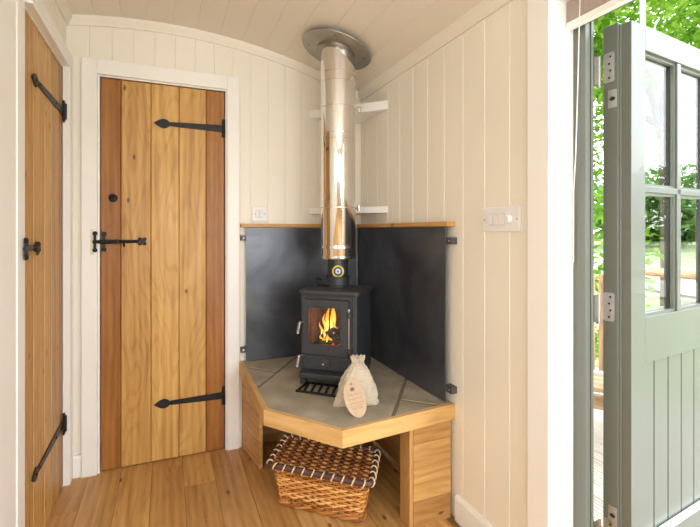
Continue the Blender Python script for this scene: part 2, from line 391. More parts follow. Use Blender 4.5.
# cornices
b = MB()
prof = [(0, .0), (0, -.043), (-.010, -.043), (-.013, -.034), (-.024, -.020), (-.030, -.006), (-.030, .02), (0, .02)]
def sweep(b, path, frame):
    vs = []; m = len(prof)
    for p in path: vs += [frame(p, d, h) for d, h in prof]
    fs = [[i * m + j, i * m + (j + 1) % m, (i + 1) * m + (j + 1) % m, (i + 1) * m + j] for i in range(len(path) - 1) for j in range(m)]
    fs += [list(range(m))[::-1], [(len(path) - 1) * m + j for j in range(m)]]
    b.add(vs, fs)
sweep(b, [XL + (XR - XL) * i / 40 for i in range(41)], lambda x, d, h: (x, YB + d, ceil(x) + h))
tag(b.build('trim_1', 'cornice', smooth=True), 'cream cornice arching across the end wall', 'cornice', kind='structure')
b = MB(); sweep(b, [OY1 - .9, YB - .001], lambda y, d, h: (XR + d, y, 2.048 + h))
tag(b.build('trim_2', 'cornice', smooth=True), 'straight cream cornice along the right wall', 'cornice', kind='structure')
b = MB(); sweep(b, [1.25, YB - .001], lambda y, d, h: (XL - d, y, ceil(XL) + h))
tag(b.build('trim_3', 'cornice', smooth=True), 'straight cream cornice above the left door', 'cornice', kind='structure')

# casings
b = MB(); CT = 2.046; cf = YB - .024
b.box((-.382, cf, 0), (DL - .010, YB + .002, CT)); b.box((DR + .008, cf, 0), (.371, YB + .002, CT)); b.box((DL - .010, cf, DT + .008), (DR + .008, YB + .002, CT))
b.box((DL - .010, cf + .012, 0), (DL, YB + .05, DT + .008)); b.box((DR, cf + .012, 0), (DR + .008, YB + .05, DT + .008)); b.box((DL, cf + .012, DT), (DR, YB + .05, DT + .008))
tag(b.build('trim_4', 'white', bevel=.003), 'white casing around the oak door in the end wall', 'door casing', kind='structure')
b = MB(); xf = XL + .008
b.box((XL - .002, D2b + .004, 0), (XL + .028, D2b + .066, CT)); b.box((XL - .002, 1.703, 0), (xf, D2a - .012, CT)); b.box((XL - .002, 1.25, 0), (xf - .004, 1.7025, 2.16)); b.box((XL - .002, D2a - .012, DT + .008), (XL + .028, D2b + .004, CT))
b.box((XL - .05, D2a - .012, 0), (XL - .004, D2a, DT + .008)); b.box((XL - .05, D2b, 0), (XL + .002, D2b + .006, DT + .008)); b.box((XL - .05, D2a, DT), (XL - .002, D2b, DT + .008))
tag(b.build('trim_5', 'white', bevel=.003), 'white casing around the left oak door', 'door casing', kind='structure')
b = MB()
b.box((XR - .02, OY1, 0), (XR + .002, 1.097, 2.005)); b.box((XR - .02, OY1 - .002, 0), (1.201, OY1 + .0, 2.0))
b.box((XR - .02, OY0, 1.925), (1.201, OY1 - .002, 2.0)); b.box((XR - .02, .0, 0), (XR + .002, OY0, 2.0))
tag(b.build('trim_6', 'white', bevel=.004), 'white casing and reveal of the garden door opening', 'door casing', kind='structure')

# baseboards
b = MB(); sk = [(0, 0), (.015, 0), (.015, .095), (.009, .1085), (0, .1085)]
b.ext(sk, (XR + .001, 1.0972, 0), (-1, 0, 0), (0, 0, 1), (0, .402, 0))
tag(b.build('baseboard_right', 'white', bevel=.002), 'white skirting board on the right wall', 'baseboard', kind='structure')
b = MB(); b.ext(sk, (.3715, YB + .001, 0), (0, -1, 0), (0, 0, 1), (.012, 0, 0)); b.ext(sk, (XL + .029, YB + .001, 0), (0, -1, 0), (0, 0, 1), (.036, 0, 0))
tag(b.build('baseboard_back', 'white', bevel=.002), 'white skirting board beside the end wall door', 'baseboard', kind='structure')

# ------------------------------------------------------------------ oak doors
def strap(b, o, ux, uy, nrm, ln):
    """tapering strap with a spear-head end; o at the hinge side, ux towards the tip"""
    o, ux, uy, nrm = Vector(o), Vector(ux), Vector(uy), Vector(nrm)
    p = [(0, .0195), (ln - .085, .0115), (ln - .078, .009), (ln - .068, .019), (ln - .050, .0255), (ln - .030, .020), (ln - .012, .009), (ln, 0)]
    p = p + [(a, -c) for a, c in reversed(p[:-1])]
    b.ext(p, o, ux, uy, nrm * .005)
    for a in (.035, .14, ln - .10, ln - .048): b.lathe([(.005, 0), (.005, .007), (.003, .009), (0, .0095)], o + ux * a, 10, axis=nrm)
def hplate(b, o, ux, uy, nrm, h=.1, w=.022):
    o = Vector(o); ux, uy, nrm = Vector(ux), Vector(uy), Vector(nrm)
    b.ext([(-w * .5, -h / 2), (w * .5, -h / 2), (w * .5, h / 2), (-w * .5, h / 2)], o, ux, uy, nrm * .006)
    b.tube([o - uy * h * .36 + nrm * .007, o + uy * h * .36 + nrm * .007], .0075, 10)
    for q in (-.4, .4): b.lathe([(.004, 0), (.004, .008), (0, .010)], o + uy * h * q, 8, axis=nrm)
def planks(b, spans, plane, z0, z1, o, u, nrm, ths=.03):
    """upright planks with v-joints: spans of (a0, a1, material, tint)"""
    o, u, nrm = Vector(o), Vector(u), Vector(nrm); c = .004
    for a0, a1, mi, t in spans:
        poly = [(a0 + .0006, -ths), (a1 - .0006, -ths), (a1 - .0006, -c), (a1 - c, 0), (a0 + c, 0), (a0 + .0006, -c)]
        b.ext(poly, o + Vector((0, 0, z0)), u, nrm, (0, 0, z1 - z0), mi, t, 't')
yd = YB + .004
b = MB()
planks(b, [(-.303, -.213, 1, .35), (-.213, -.074, 0, .42), (-.074, .061, 0, .18), (.061, .197, 0, .3), (.197, .295, 1, .2)], None, .006, DT - .003, (0, yd, 0), (1, 0, 0), (0, -1, 0))
d1 = b.build('door_1', ['oak', 'oakred']); tag(d1, 'ledged oak plank door with two dark outer planks, in the end wall', 'door', kind='structure')
for zz in (1.762, .297):
    b = MB(); strap(b, (.292, yd, zz), (-1, 0, 0), (0, 0, 1), (0, -1, 0), .354)
    s_ = b.build('strap_hinge', 'iron', d1, local=False, bevel=.0008, seg=1)
    b = MB(); hplate(b, (.2895, yd - .004, zz), (1, 0, 0), (0, 0, 1), (0, -1, 0), .1, .022); b.build('hinge_plate', 'iron', s_, local=False)
def latch(door, o, ux, uy, nrm, bar, keep, ring, guard=True):
    kz = .0285 if guard else .016
    o, ux, uy, nrm = Vector(o), Vector(ux), Vector(uy), Vector(nrm)
    b = MB()
    b.tube([o + ux * .002 + nrm * .012, o + ux * bar * .5 + nrm * .010, o + ux * bar + nrm * .010], [.0105, .0092, .0075], 8)
    b.tube([o + ux * (keep - .010) + nrm * (kz + .006), o + ux * (keep + .012) + nrm * (kz + .004), o + ux * .012 + nrm * .015, o + ux * .045 + nrm * .013], [.0085, .0085, .0105, .0105], 8)
    hb = b.build('latch', 'iron', door, local=False, smooth=True)
    for a, hh in ((keep, .098), (.012, .094)) if guard else ((keep, .070),):
        b = MB()
        b.ext([(-.006, -hh / 2 + .01), (.006, -hh / 2 + .01), (.006, hh / 2 - .01), (-.006, hh / 2 - .01)], o + ux * a + nrm * (kz if a == keep else 0), ux, uy, nrm * .009)
        for q in (-1, 1): b.lathe([(.0, -.0005), (.011, 0), (.011, .006), (.007, .010), (0, .011)], o + ux * a + uy * q * (hh / 2 - .008) + nrm * (kz if a == keep else 0), 12, axis=nrm)
        b.build('keep' if a == keep else 'latch_guard', 'iron', hb, local=False, smooth=True)
    if guard:
        b = MB(); b.ext([(-.034, -.062), (-.020, -.062), (-.020, .062), (-.034, .062)], o + ux * (keep + .014) + nrm * .0285, ux, uy, nrm * .0012); b.build('keep_recess', 'pale recess', hb, local=False)
    b = MB(); e = o + ux * (bar + .02) + nrm * .004            # fleur end: four petals on a square
    for q in range(4):
        an = PI / 4 + q * PI / 2; b.lathe([(0, -.003), (.0095, 0), (.0095, .006), (.005, .010), (0, .0105)], e + (ux * math.cos(an) + uy * math.sin(an)) * .0155, 10, axis=nrm)
    b.ext([(-.016, -.010), (.016, -.010), (.016, .010), (-.016, .010)], e, ux, uy, nrm * .009); b.build('fleur_end', 'iron', hb, local=False, smooth=True)
    b = MB(); k_ = o + ux * (bar * .62); b.tube([k_ + nrm * .010, k_ + nrm * .028 - uy * .012, k_ + nrm * .020 - uy * .026], [.006, .005, .004], 8)
    b.lathe([(0, 0), (.010, .004), (.012, .010), (.008, .017), (0, .019)], o + ux * ring + nrm * .008, 14, axis=nrm); b.build('thumb_lift', 'iron', hb, local=False, smooth=True)
latch(d1, (-.300, yd, 1.147), (1, 0, 0), (0, 0, 1), (0, -1, 0), .165, -.023, .07)
b = MB(); b.lathe([(0, .001), (.020, 0), (.021, .005), (.017, .010), (.012, .011), (.010, .016), (.005, .02), (0, .021)], (-.248, yd, 1.366), 20, axis=(0, -1, 0)); b.build('door_knob', 'iron', d1, local=False, smooth=True)

b = MB(); xd = XL - .003
planks(b, [(1.797, 1.932, 0, .55), (1.932, 2.089, 0, .35), (2.089, 2.206, 0, .15), (2.206, 2.347, 0, .45), (2.347, 2.405, 1, .0)], None, .006, DT - .003, (xd, 0, 0), (0, 1, 0), (1, 0, 0))
d2 = b.build('door_2', ['oak', 'oakred']); tag(d2, 'knotty oak plank door seen at a steep angle in the left partition', 'door', kind='structure')
for zz in (1.760, .297):
    b = MB(); strap(b, (xd, 2.398, zz), (0, -1, 0), (0, 0, 1), (1, 0, 0), .50)
    s_ = b.build('strap_hinge', 'iron', d2, local=False, bevel=.0008, seg=1)
    b = MB(); hplate(b, (xd + .005, 2.406, zz), (0, 1, 0), (0, 0, 1), (1, 0, 0), .1, .022); b.build('hinge_plate', 'iron', s_, local=False)
latch(d2, (xd, 1.80, 1.140), (0, 1, 0), (0, 0, 1), (1, 0, 0), .135, -.042, .070, False)

# ------------------------------------------------------------------ switches
def switch(root_loc, u, nrm, w, h, gangs, lab, cat, odd=False):
    t = empty('light_switch' if gangs > 2 else 'wall_switch', root_loc, label=lab, cat=cat); u, nrm = Vector(u), Vector(nrm); z = Vector((0, 0, 1))
    b = MB(); b.ext([(-w / 2, -h / 2), (w / 2, -h / 2), (w / 2, h / 2), (-w / 2, h / 2)], (0, 0, 0), u, z, nrm * .009); b.build('face_plate', 'plastic', t, bevel=.003)
    gw = .0235 if gangs > 2 else .021; st = .031 if gangs > 2 else .0225
    for i in range(gangs):
        a = (i - (gangs - 1) / 2) * st - (.004 if gangs > 2 else 0)
        if odd and i == gangs - 1:
            b = MB(); b.lathe([(.0165, 0), (.0165, .002), (.013, .003), (.012, .012), (0, .0125)], u * a + nrm * .009, 24, axis=nrm); b.build('dimmer', 'plastic', t, smooth=True); continue
        b = MB(); b.ext([(a - gw / 2, -.021), (a + gw / 2, -.021), (a + gw / 2, .021), (a - gw / 2, .021)], nrm * .009, u, z, nrm * .0012); fr = b.build('rocker_surround', 'plasticgrey', t)
        b = MB(); b.ext([(-.0195, 0), (.0195, 0), (.0195, .002), (-.0195, .006)], nrm * .0102 + u * (a - gw / 2 + .0015), z, nrm, u * (gw - .003)); b.build('rocker', 'plastic', t)
    for q in (-1, 1):
        b = MB(); b.lathe([(.0038, 0), (.0038, .001), (0, .0015)], u * q * (w / 2 - .012) + nrm * .009, 10, axis=nrm); b.build('screw', 'hinge', t)
    return t
switch((XR, 1.2385, 1.242), (0, -1, 0), (-1, 0, 0), .189, .089, 4, 'white four gang light switch plate on the right wall', 'switch', True)
switch((.483, YB, 1.296), (1, 0, 0), (0, -1, 0), .083, .083, 2, 'small square white switch above the oak ledge left of the flue', 'switch')

# ------------------------------------------------------------------ steel wall plates, ledge, shelves
pz0, pz1 = HZ + .004, 1.218
t = empty('steel_heat_shield', (.74, YB - .03, pz0), label='dark steel heat shield on the end wall left of the flue', cat='heat shield')
b = MB(); b.box((.405, YB - .034, pz0), (1.070, YB - .030, pz1)); b.build('steel_sheet', 'plate', t, local=False)
def bracket(t, lo, hi, scr, nrm):
    b = MB(); b.box(lo, hi); br = b.build('bracket', 'darksteel', t, local=False, bevel=.001, seg=1)
    b = MB(); b.lathe([(.005, 0), (.005, .002), (0, .003)], scr, 10, axis=nrm); b.build('screw', 'hinge', br, local=False)
for z in (1.161, .541): bracket(t, (.379, YB - .030, z - .014), (.412, YB, z + .014), (.392, YB - .030, z), (0, -1, 0))
t = empty('steel_heat_shield', (XR - .03, 2.0, pz0), label='dark steel heat shield on the right wall, right of the flue', cat='heat shield')
b = MB(); b.box((XR - .034, 1.537, pz0), (XR - .030, 2.444, pz1)); b.build('steel_sheet', 'plate', t, local=False)
for z in (1.159, .539): bracket(t, (XR - .030, 1.500, z - .014), (XR, 1.545, z + .014), (XR - .030, 1.513, z), (-1, 0, 0))
b = MB(); d = .046
b.ext([(.377, YB), (.377, YB - d), (XR - d, YB - d), (XR, YB)], (0, 0, 1.220), (1, 0, 0), (0, 1, 0), (0, 0, .020), 0, .35)
b.ext([(1.512, XR), (1.506, XR - d), (YB - d, XR - d), (YB, XR)], (0, 0, 1.220), (0, 1, 0), (1, 0, 0), (0, 0, .020), 0, .45)
tag(b.build('oak_ledge', 'oak', bevel=.0015), 'thin L shaped oak ledge capping both dark steel heat shields', 'ledge')
for z0, z1, lab in ((1.865, 1.915, 'white triangular corner shelf high behind the flue, upper one'), (1.300, 1.336, 'white triangular corner shelf just above the oak ledge, lower one')):
    b = MB(); b.zprism([(.781, YB), (XR, 2.112), (XR, YB)], z0, z1); tag(b.build('corner_shelf', 'white', bevel=.003), lab, 'shelf', 'corner shelves behind the flue')

# ------------------------------------------------------------------ corner hearth
hearth = empty('corner_hearth', (.75, 2.0, 0), label='raised corner hearth of oak edged stone slabs under the stove', cat='hearth')
P0, P1, P2, P3 = (.370, YB), (.362, 1.766), (.586, 1.465), (XR, 1.515)
w = .022
def inset(a, c, q, w):
    return a
def offs(pts, w):
    """inner corners of the open polyline P0..P3, offset to its left-hand (inner) side"""
    out = []
    for i, p in enumerate(pts):
        ds = []
        if i > 0: ds.append((Vector(pts[i]) - Vector(pts[i - 1])).normalized())
        if i < len(pts) - 1: ds.append((Vector(pts[i + 1]) - Vector(pts[i])).normalized())
        ns = [Vector((-d_.y, d_.x)) for d_ in ds]
        if len(ns) == 1: out.append(Vector(p) + ns[0] * w)
        else:
            m_ = (ns[0] + ns[1]).normalized(); out.append(Vector(p) + m_ * (w / m_.dot(ns[0])))
    return out
outer = [Vector(p) for p in (P0, P1, P2, P3)]; inner = offs([P0, P1, P2, P3], w)
inner[0] = Vector((P0[0] + w, YB)); inner[3] = Vector((XR, P3[1] + w))
for i in range(3):
    a, c = outer[i], outer[i + 1]; u = (c - a).normalized(); nn = Vector((-u.y, u.x))
    poly = [((q - a).dot(u), (q - a).dot(nn)) for q in (a, c, inner[i + 1], inner[i])]
    b = MB(); b.ext(poly, (a.x, a.y, .412), (u.x, u.y, 0), (nn.x, nn.y, 0), (0, 0, HZ - .412), 0, (.3, .25, .2)[i])
    b.build('edging_board', 'oakpale', hearth, local=False, bevel=.002)
# stone slabs laid on the diagonal, clipped to the tray
tray = [inner[0], inner[1], inner[2], inner[3], Vector((XR, YB))]
def clip(poly, p, nrm):
    out = []
    for i in range(len(poly)):
        a, c = poly[i], poly[(i + 1) % len(poly)]; da, dc = (a - p).dot(nrm), (c - p).dot(nrm)
        if da >= 0: out.append(a)
        if (da >= 0) != (dc >= 0): out.append(a + (c - a) * (da / (da - dc)))
    return out
def line(p, q):
    p, q = Vector(p), Vector(q); u = (q - p).normalized(); return p, Vector((-u.y, u.x))
A = line((.395, 2.037), (.653, 2.388)); Cc = line((.811, 1.502), (1.060, 1.837))
Bl = line((.390, 2.357), (.511, 2.214)); Dl = line((.918, 1.652), (1.048, 1.523)); El = line((1.003, 2.099), (1.085, 1.972))
g = .008
def cut(poly, ln, side): p, nn = ln; nn = nn * side; return clip(poly, p + nn * g, nn)
left = cut(tray, A, 1); mid_ = cut(cut(tray, A, -1), Cc, 1); right = cut(tray, Cc, -1)
slabs = [cut(left, Bl, 1), cut(left, Bl, -1), mid_]
r1 = cut(right, Dl, -1); r2 = cut(right, Dl, 1); slabs += [r1, cut(r2, El, 1), cut(r2, El, -1)]
b = MB()
for s_ in slabs:
    if len(s_) > 2: b.zprism([(v.x, v.y) for v in s_], HZ - .02, HZ - .001, 0, random.random())
b.zprism([(v.x, v.y) for v in tray], .415, HZ - .0045, 1)
b.build('stone_slabs', ['stone', 'grout'], hearth, local=False, bevel=.0015, seg=1)
b = MB()
def panel(b, p, q, th, z1, rows):
    p, q = Vector(p), Vector(q); u = (q - p).normalized(); nn = Vector((-u.y, u.x)); ln = (q - p).length; z = 0
    for r_ in rows:
        b.ext([(0, z + .0006), (ln, z + .0006), (ln, z + r_ - .0006), (0, z + r_ - .0006)], (p.x, p.y, 0), (u.x, u.y, 0), (0, 0, 1), (nn.x * th, nn.y * th, 0), 0, random.random()); z += r_
b = MB(); panel(b, (.386, 2.474), (.430, 2.200), .018, .412, [.412]); b.build('side_panel', 'oakpanel', hearth, local=False, bevel=.001, seg=1)
b = MB(); panel(b, (.917, 1.522), (1.098, 1.522), .02, .412, [.105, .125, .11, .072]); b.build('end_panel', 'oakpanel', hearth, local=False, bevel=.0012, seg=1)
b = MB(); b.box((.899, 1.522, 0), (.916, 1.600, .412), 0, .4, 2); b.build('support_post', 'oakpanel', hearth, local=False, bevel=.0012, seg=1)
b = MB(); panel(b, (.41, YB - .012), (1.09, YB - .012), .010, .412, [.14, .14, .132]); b.build('back_panel', 'oakpanel', hearth, local=False)
b = MB(); panel(b, (XR - .016, 2.45), (XR - .016, 1.545), .010, .412, [.14, .14, .132]); b.build('back_panel', 'oakpanel', hearth, local=False)

# ------------------------------------------------------------------ stove
sr = R(-41); F0 = Vector((.699, 1.926)); bk = Vector((.656, .755)); fx = Vector((.755, -.656))
sc0 = F0 + bk * .12
stove = empty('wood_stove', (sc0.x, sc0.y, HZ), sr, label='small black cast iron wood stove burning on the stone hearth', cat='stove')
W2, yf, yk = .1405, -.12, .12
b = MB()                                                            # firebox carcass, hollow behind the door
b.box((-W2, yf, .045), (-W2 + .022, yk, .425)); b.box((W2 - .022, yf, .045), (W2, yk, .425)); b.box((-W2 + .022, yk - .02, .045), (W2 - .022, yk, .425))
b.box((-W2 + .022, yf + .03, .150), (W2 - .022, yk - .02, .172)); b.box((-W2 + .022, yf, .393), (W2 - .022, yk - .02, .425)); b.box((-W2 + .022, yf, .045), (W2 - .022, yf + .03, .165))
b.box((W2 - .045, yf, .165), (W2 - .022, yf + .02, .393)); b.box((-W2 + .02, yf, .165), (-W2 + .026, yf + .02, .393))
b.build('body', 'stove', stove, bevel=.004)
b = MB(); b.box((-W2 + .023, yk - .032, .172), (W2 - .023, yk - .021, .392)); b.box((-W2 + .023, yf + .03, .172), (-W2 + .033, yk - .033, .392)); b.box((W2 - .033, yf + .03, .172), (W2 - .023, yk - .033, .392)); b.build('firebox_lining', 'brick', stove)
def rrect(w, h, r, cx=0, cy=0, n=5):
    p = []
    for qx, qy, a0 in ((1, 1, 0), (-1, 1, 90), (-1, -1, 180), (1, -1, 270)):
        for i in range(n + 1):
            a = R(a0 + 90 * i / n); p.append((cx + qx * (w / 2 - r) + r * math.cos(a), cy + qy * (h / 2 - r) + r * math.sin(a)))
    return p
X, Z, Y = (1, 0, 0), (0, 0, 1), (0, 1, 0)
b = MB(); b.ext(rrect(.306, .268, .022), (0, .003, .425), X, Y, (0, 0, .017)); b.ext(rrect(.292, .256, .018), (0, .003, .419), X, Y, (0, 0, .007)); b.build('top_plate', 'stove', stove, bevel=.004, seg=3)
# door: frame with a window whose top corners are cropped, glass, handle rod on the right, coil handle on the left
def ring_ext(b, outer_p, inner_p, o, ux, uy, t):
    o, ux, uy, t = Vector(o), Vector(ux), Vector(uy), Vector(t); n = len(outer_p)
    vs = [o + ux * a + uy * c for a, c in outer_p] + [o + ux * a + uy * c for a, c in inner_p]; vs += [v + t for v in vs]
    f = []
    for i in range(n):
        j = (i + 1) % n
        f += [(i, j, n + j, n + i), (2 * n + i, 3 * n + i, 3 * n + j, 2 * n + j), (i, 2 * n + i, 2 * n + j, j), (n + i, n + j, 3 * n + j, 3 * n + i)]
    b.add(vs, f)
dcx, dw, dz0, dz1 = -.0105, .226, .143, .402
o_p = rrect(dw, dz1 - dz0, .006, dcx, (dz0 + dz1) / 2); i_p = rrect(.157, .172, .016, -.0125, .279)
b = MB(); ring_ext(b, o_p, i_p, (0, yf - .001, 0), X, Z, (0, -.020, 0)); door = b.build('stove_door', 'stove', stove, bevel=.003)
b = MB(); b.ext(rrect(.165, .18, .014, -.0125, .279), (0, yf - .004, 0), X, Z, (0, -.004, 0)); b.build('glass', 'stoveglass', door)
b = MB()
ring_ext(b, rrect(.169, .184, .016, -.0125, .279), rrect(.157, .172, .014, -.0125, .279), (0, yf - .020, 0), X, Z, (0, -.003, 0)); b.build('window_trim', 'stove', door, bevel=.001, seg=1)
b = MB(); b.tube([(.107, yf - .016, .165), (.107, yf - .016, .352)], .0036, 10); b.lathe([(0, 0), (.005, .002), (.006, .007), (.004, .012), (0, .014)], (.107, yf - .016, .352), 12); hr = b.build('hinge_rod', 'steel2', door, smooth=True)
for z in (.335, .170):
    b = MB(); b.lathe([(.005, -.013), (.0125, -.010), (.0135, 0), (.0125, .010), (.005, .013)], (.107, yf - .014, z), 14); b.box((.094, yf - .02, z - .007), (.108, yf - .001, z + .007)); b.build('hinge_lug', 'stove', hr, smooth=True)
def coil(par, x, z, nm='coil_handle'):
    b = MB(); b.tube([(x + .020, yf - .006, z), (x, yf - .026, z), (x - .004, yf - .028, z - .006)], .0065, 10); b.build('handle_arm', 'stove', par, smooth=True)
    b = MB(); pts = []
    for i in range(91):
        an = i / 90 * 2 * PI * 8; pts.append((x - .004 - .010 * i / 90 + .0062 * math.cos(an), yf - .030 + .0062 * math.sin(an), z + .002 - .052 * i / 90))
    b.tube(pts, .0030, 6); b.tube([(x - .004, yf - .030, z + .004), (x - .0145, yf - .030, z - .054)], .0048, 8); b.build(nm, 'hinge', par, smooth=True)
coil(door, -.128, .292)
b = MB(); b.ext(rrect(.240, .068, .004, -.010, .1055), (0, yf - .001, 0), X, Z, (0, -.012, 0)); ash = b.build('ash_door', 'stove', stove, bevel=.002)
b = MB(); ring_ext(b, rrect(.228, .057, .003, -.010, .1055), rrect(.219, .048, .003, -.010, .1055), (0, yf - .013, 0), X, Z, (0, -.003, 0))
for cx in (-.082, .062):
    b.ext([(cx + (.016 if i % 2 == 0 else .007) * math.cos(R(90 + 36 * i)),   .1055 + (.016 if i % 2 == 0 else .007) * math.sin(R(90 + 36 * i))) for i in range(10)], (0, yf - .013, 0), X, Z, (0, -.002, 0))
b.build('raised_moulding', 'stove', ash)
b = MB(); b.lathe([(.026, 0), (.026, .009), (.022, .013), (.008, .014), (.008, .020), (0, .021)], (-.013, yf - .013, .1055), 28, axis=(0, -1, 0))
for q in range(3):
    an = R(90 + q * 120); b.ext(rrect(.006, .020, .002), (-.013 + .012 * math.cos(an), yf - .0255, .1055 + .012 * math.sin(an)), (math.sin(an), 0, -math.cos(an)), (math.cos(an), 0, math.sin(an)), (0, -.003, 0))
dial = b.build('air_dial', 'stove', ash, smooth=True)
b = MB(); b.lathe([(.0045, 0), (.0045, .003), (0, .005)], (-.013, yf - .033, .1055), 12, axis=(0, -1, 0)); b.build('dial_screw', 'hinge', dial, smooth=True)
coil(ash, -.132, .135)
b = MB(); b.ext([(0, .070), (.048, .064), (.052, .058), (.052, .040), (.046, .036), (0, .034)], (-.128, yf, 0), (0, -1, 0), Z, (.250, 0, 0)); b.build('hearth_lip', 'stove', stove, bevel=.003)
for sx in (-1, 1):
    for yy in (yf - .022, yk - .035):
        b = MB(); x0 = sx * .118
        b.ext([(x0 - .017, .046), (x0 + .017, .046), (x0 + .012 + sx * .004, .012), (x0 + .015 + sx * .004, 0), (x0 - .015 + sx * .004, 0), (x0 - .012 + sx * .004, .012)], (0, yy, 0), X, Z, (0, .034, 0)); b.build('foot', 'stove', stove, bevel=.003)
FXl, FYl = -.0235, .080                                              # flue axis in the stove's own axes
b = MB(); b.lathe([(.064, .440), (.064, .447), (.058, .450), (.0575, .485), (.0605, .488), (.0605, .494), (.052, .496)], (FXl, FYl, 0), 36); b.build('flue_collar', 'stove', stove, smooth=True)
SM = WM(stove)
fl = SM @ Vector((FXl, FYl, 0))
# fire: logs and flames inside
def slog(p, q, r, lab, em=.5):
    b = MB(); p, q = SM @ Vector(p), SM @ Vector(q)
    pts = [p.lerp(q, i / 8) + Vector((random.uniform(-1, 1), random.uniform(-1, 1), random.uniform(-1, 1))) * r * .12 for i in range(9)]
    b.tube(pts, [r * (1 + random.uniform(-.15, .12)) for _ in range(9)], 10); tag(b.build('firewood_log', 'log', smooth=True, ang=60), lab, 'log', 'logs burning in the stove')
slog((-.085, -.005, .192), (.085, .01, .192), .020, 'charred log lying flat at the back of the stove fire')
slog((-.060, -.065, .188), (.062, -.045, .186), .016, 'charred log lying flat at the front of the stove fire')
slog((-.078, -.032, .190), (.004, -.028, .248), .013, 'charred log leaning up from the left in the stove fire')
slog((.082, -.050, .190), (-.006, -.030, .245), .015, 'charred log leaning up from the right in the stove fire')
b = MB()
for i in range(42):
    x, y = random.uniform(-.088, .085), random.uniform(-.085, .02); r = random.uniform(.005, .011)
    b.lathe([(0, -r * .7), (r * .8, -r * .4), (r, 0), (r * .6, r * .5), (0, r * .7)], SM @ Vector((x, y, .172 + r * .7)), 7, tint=random.uniform(.0, .9), mi=0 if abs(x) < .06 and random.random() < .75 else 1)
tag(b.build('glowing_embers', ['ember', 'log'], smooth=True), 'bed of orange embers under the logs in the stove', 'embers', kind='stuff')
b = MB()
def flame(x, y, z, h, w, lean, sw):
    x -= .029
    n = 14; pts = []; rr = []; 
    for i in range(n):
        t_ = i / (n - 1); pts.append(SM @ Vector((x + lean * t_ + sw * math.sin(t_ * 5.5 + x * 90) * t_, y + .006 * math.sin(t_ * 6), z + h * t_)))
        rr.append(max(.0006, w * (math.sin(PI * min(1, t_ * .93 + .07)) ** .8) * (1 - .45 * t_)))
    k0 = len(b.V); b.tube(pts, rr, 8, flat=.6)
    for q in range(n):
        for j in range(8): b.T[k0 + q * 8 + j] = .95 - .75 * q / (n - 1)
for a in ((-.012, -.03, .232, .125, .012, .006, .008), (-.026, -.02, .225, .09, .010, -.004, .008), (.006, -.02, .235, .145, .014, .010, .008), (-.040, -.035, .215, .060, .007, -.004, .006),
          (.024, -.035, .225, .060, .010, .006, .008), (.038, -.03, .215, .042, .008, .008, .005), (-.018, -.055, .205, .050, .008, .004, .006), (-.03, -.07, .190, .034, .008, .003, .004), (.002, -.072, .188, .040, .010, .004, .005), (.022, -.07, .188, .028, .008, -.004, .004), (-.012, -.074, .186, .026, .010, 0, .004), (.014, -.01, .24, .13, .012, -.004, .01)):
    flame(*a)
tag(b.build('flames', 'flame', smooth=True), 'yellow orange flames rising behind the stove window', 'fire', kind='stuff')

# ------------------------------------------------------------------ flue
flue = empty('stove_flue', (fl.x, fl.y, HZ + .496), label='tall polished steel flue pipe from stove to ceiling', cat='flue')
zoff = HZ + .496
b = MB(); b.lathe([(.0515, .0005), (.0525, .19)], (0, 0, 0), 40); b.build('inner_pipe', 'flueblack', flue, smooth=True)
zb = 1.058 - zoff; zt = ceil(fl.x) + .03 - zoff
ro = .0885
b = MB(); b.lathe([(.05, zb + .004), (ro - .002, zb), (ro, zb + .003), (ro, .72), (ro - .001, .721), (ro, .722), (ro, zt)], (0, 0, 0), 64); b.build('outer_pipe', 'steel', flue, smooth=True)
for z, r_ in ((zb + .012, .002), (zb + .058, .003), (zb + .066, .0015), (.695, .0018), (.985, .003), (1.03, .0028)):
    b = MB(); b.lathe([(ro - .001, z - .005), (ro + r_, z - .0035), (ro + r_, z + .0035), (ro - .001, z + .005)], (0, 0, 0), 64); b.build('band', 'steel', flue, smooth=True)
sl = -2 * .185 * fl.x; nrm = Vector((sl, 0, -1)).normalized()        # ceiling normal, pointing down into the room
pc = Vector((0, 0, ceil(fl.x) - zoff)) + nrm * .028
b = MB(); b.lathe([(ro + .002, -.02), (.180, -.004), (.1825, 0), (.180, .004), (ro + .022, .006), (ro + .013, .010), (ro + .012, .026), (ro + .004, .026)], pc, 64, axis=nrm); ros = b.build('ceiling_plate', 'dullsteel', flue, smooth=True)
xa = nrm.cross(Vector((0, 1, 0))).normalized(); ya = nrm.cross(xa)
for q in range(4):
    an = R(25 + 90 * q); b = MB(); b.lathe([(.004, 0), (.004, .002), (0, .003)], pc + nrm * .004 + (xa * math.cos(an) + ya * math.sin(an)) * .148, 10, axis=nrm); b.build('screw', 'iron', ros)
cdir = Vector((XR, YB, 0)) - Vector((fl.x, fl.y, 0)); cdir.normalize(); side = Vector((.93, -.36, 0)).normalized()
for z in (.855, .345):
    b = MB(); b.lathe([(ro - .001, z - .002), (ro + .0012, z - .0016), (ro + .0012, z + .0016), (ro - .001, z + .002)], (0, 0, 0), 64)
    b.tube([side * (ro - .002) + Vector((0, 0, z)), side * (ro + .022) + cdir * .01 + Vector((0, 0, z))], .008, 10); b.lathe([(.010, -.014), (.011, 0), (.010, .014)], side * (ro + .018) + cdir * .01 + Vector((0, 0, z)), 12)
    b.build('clip_band', 'steel2', flue, smooth=True)
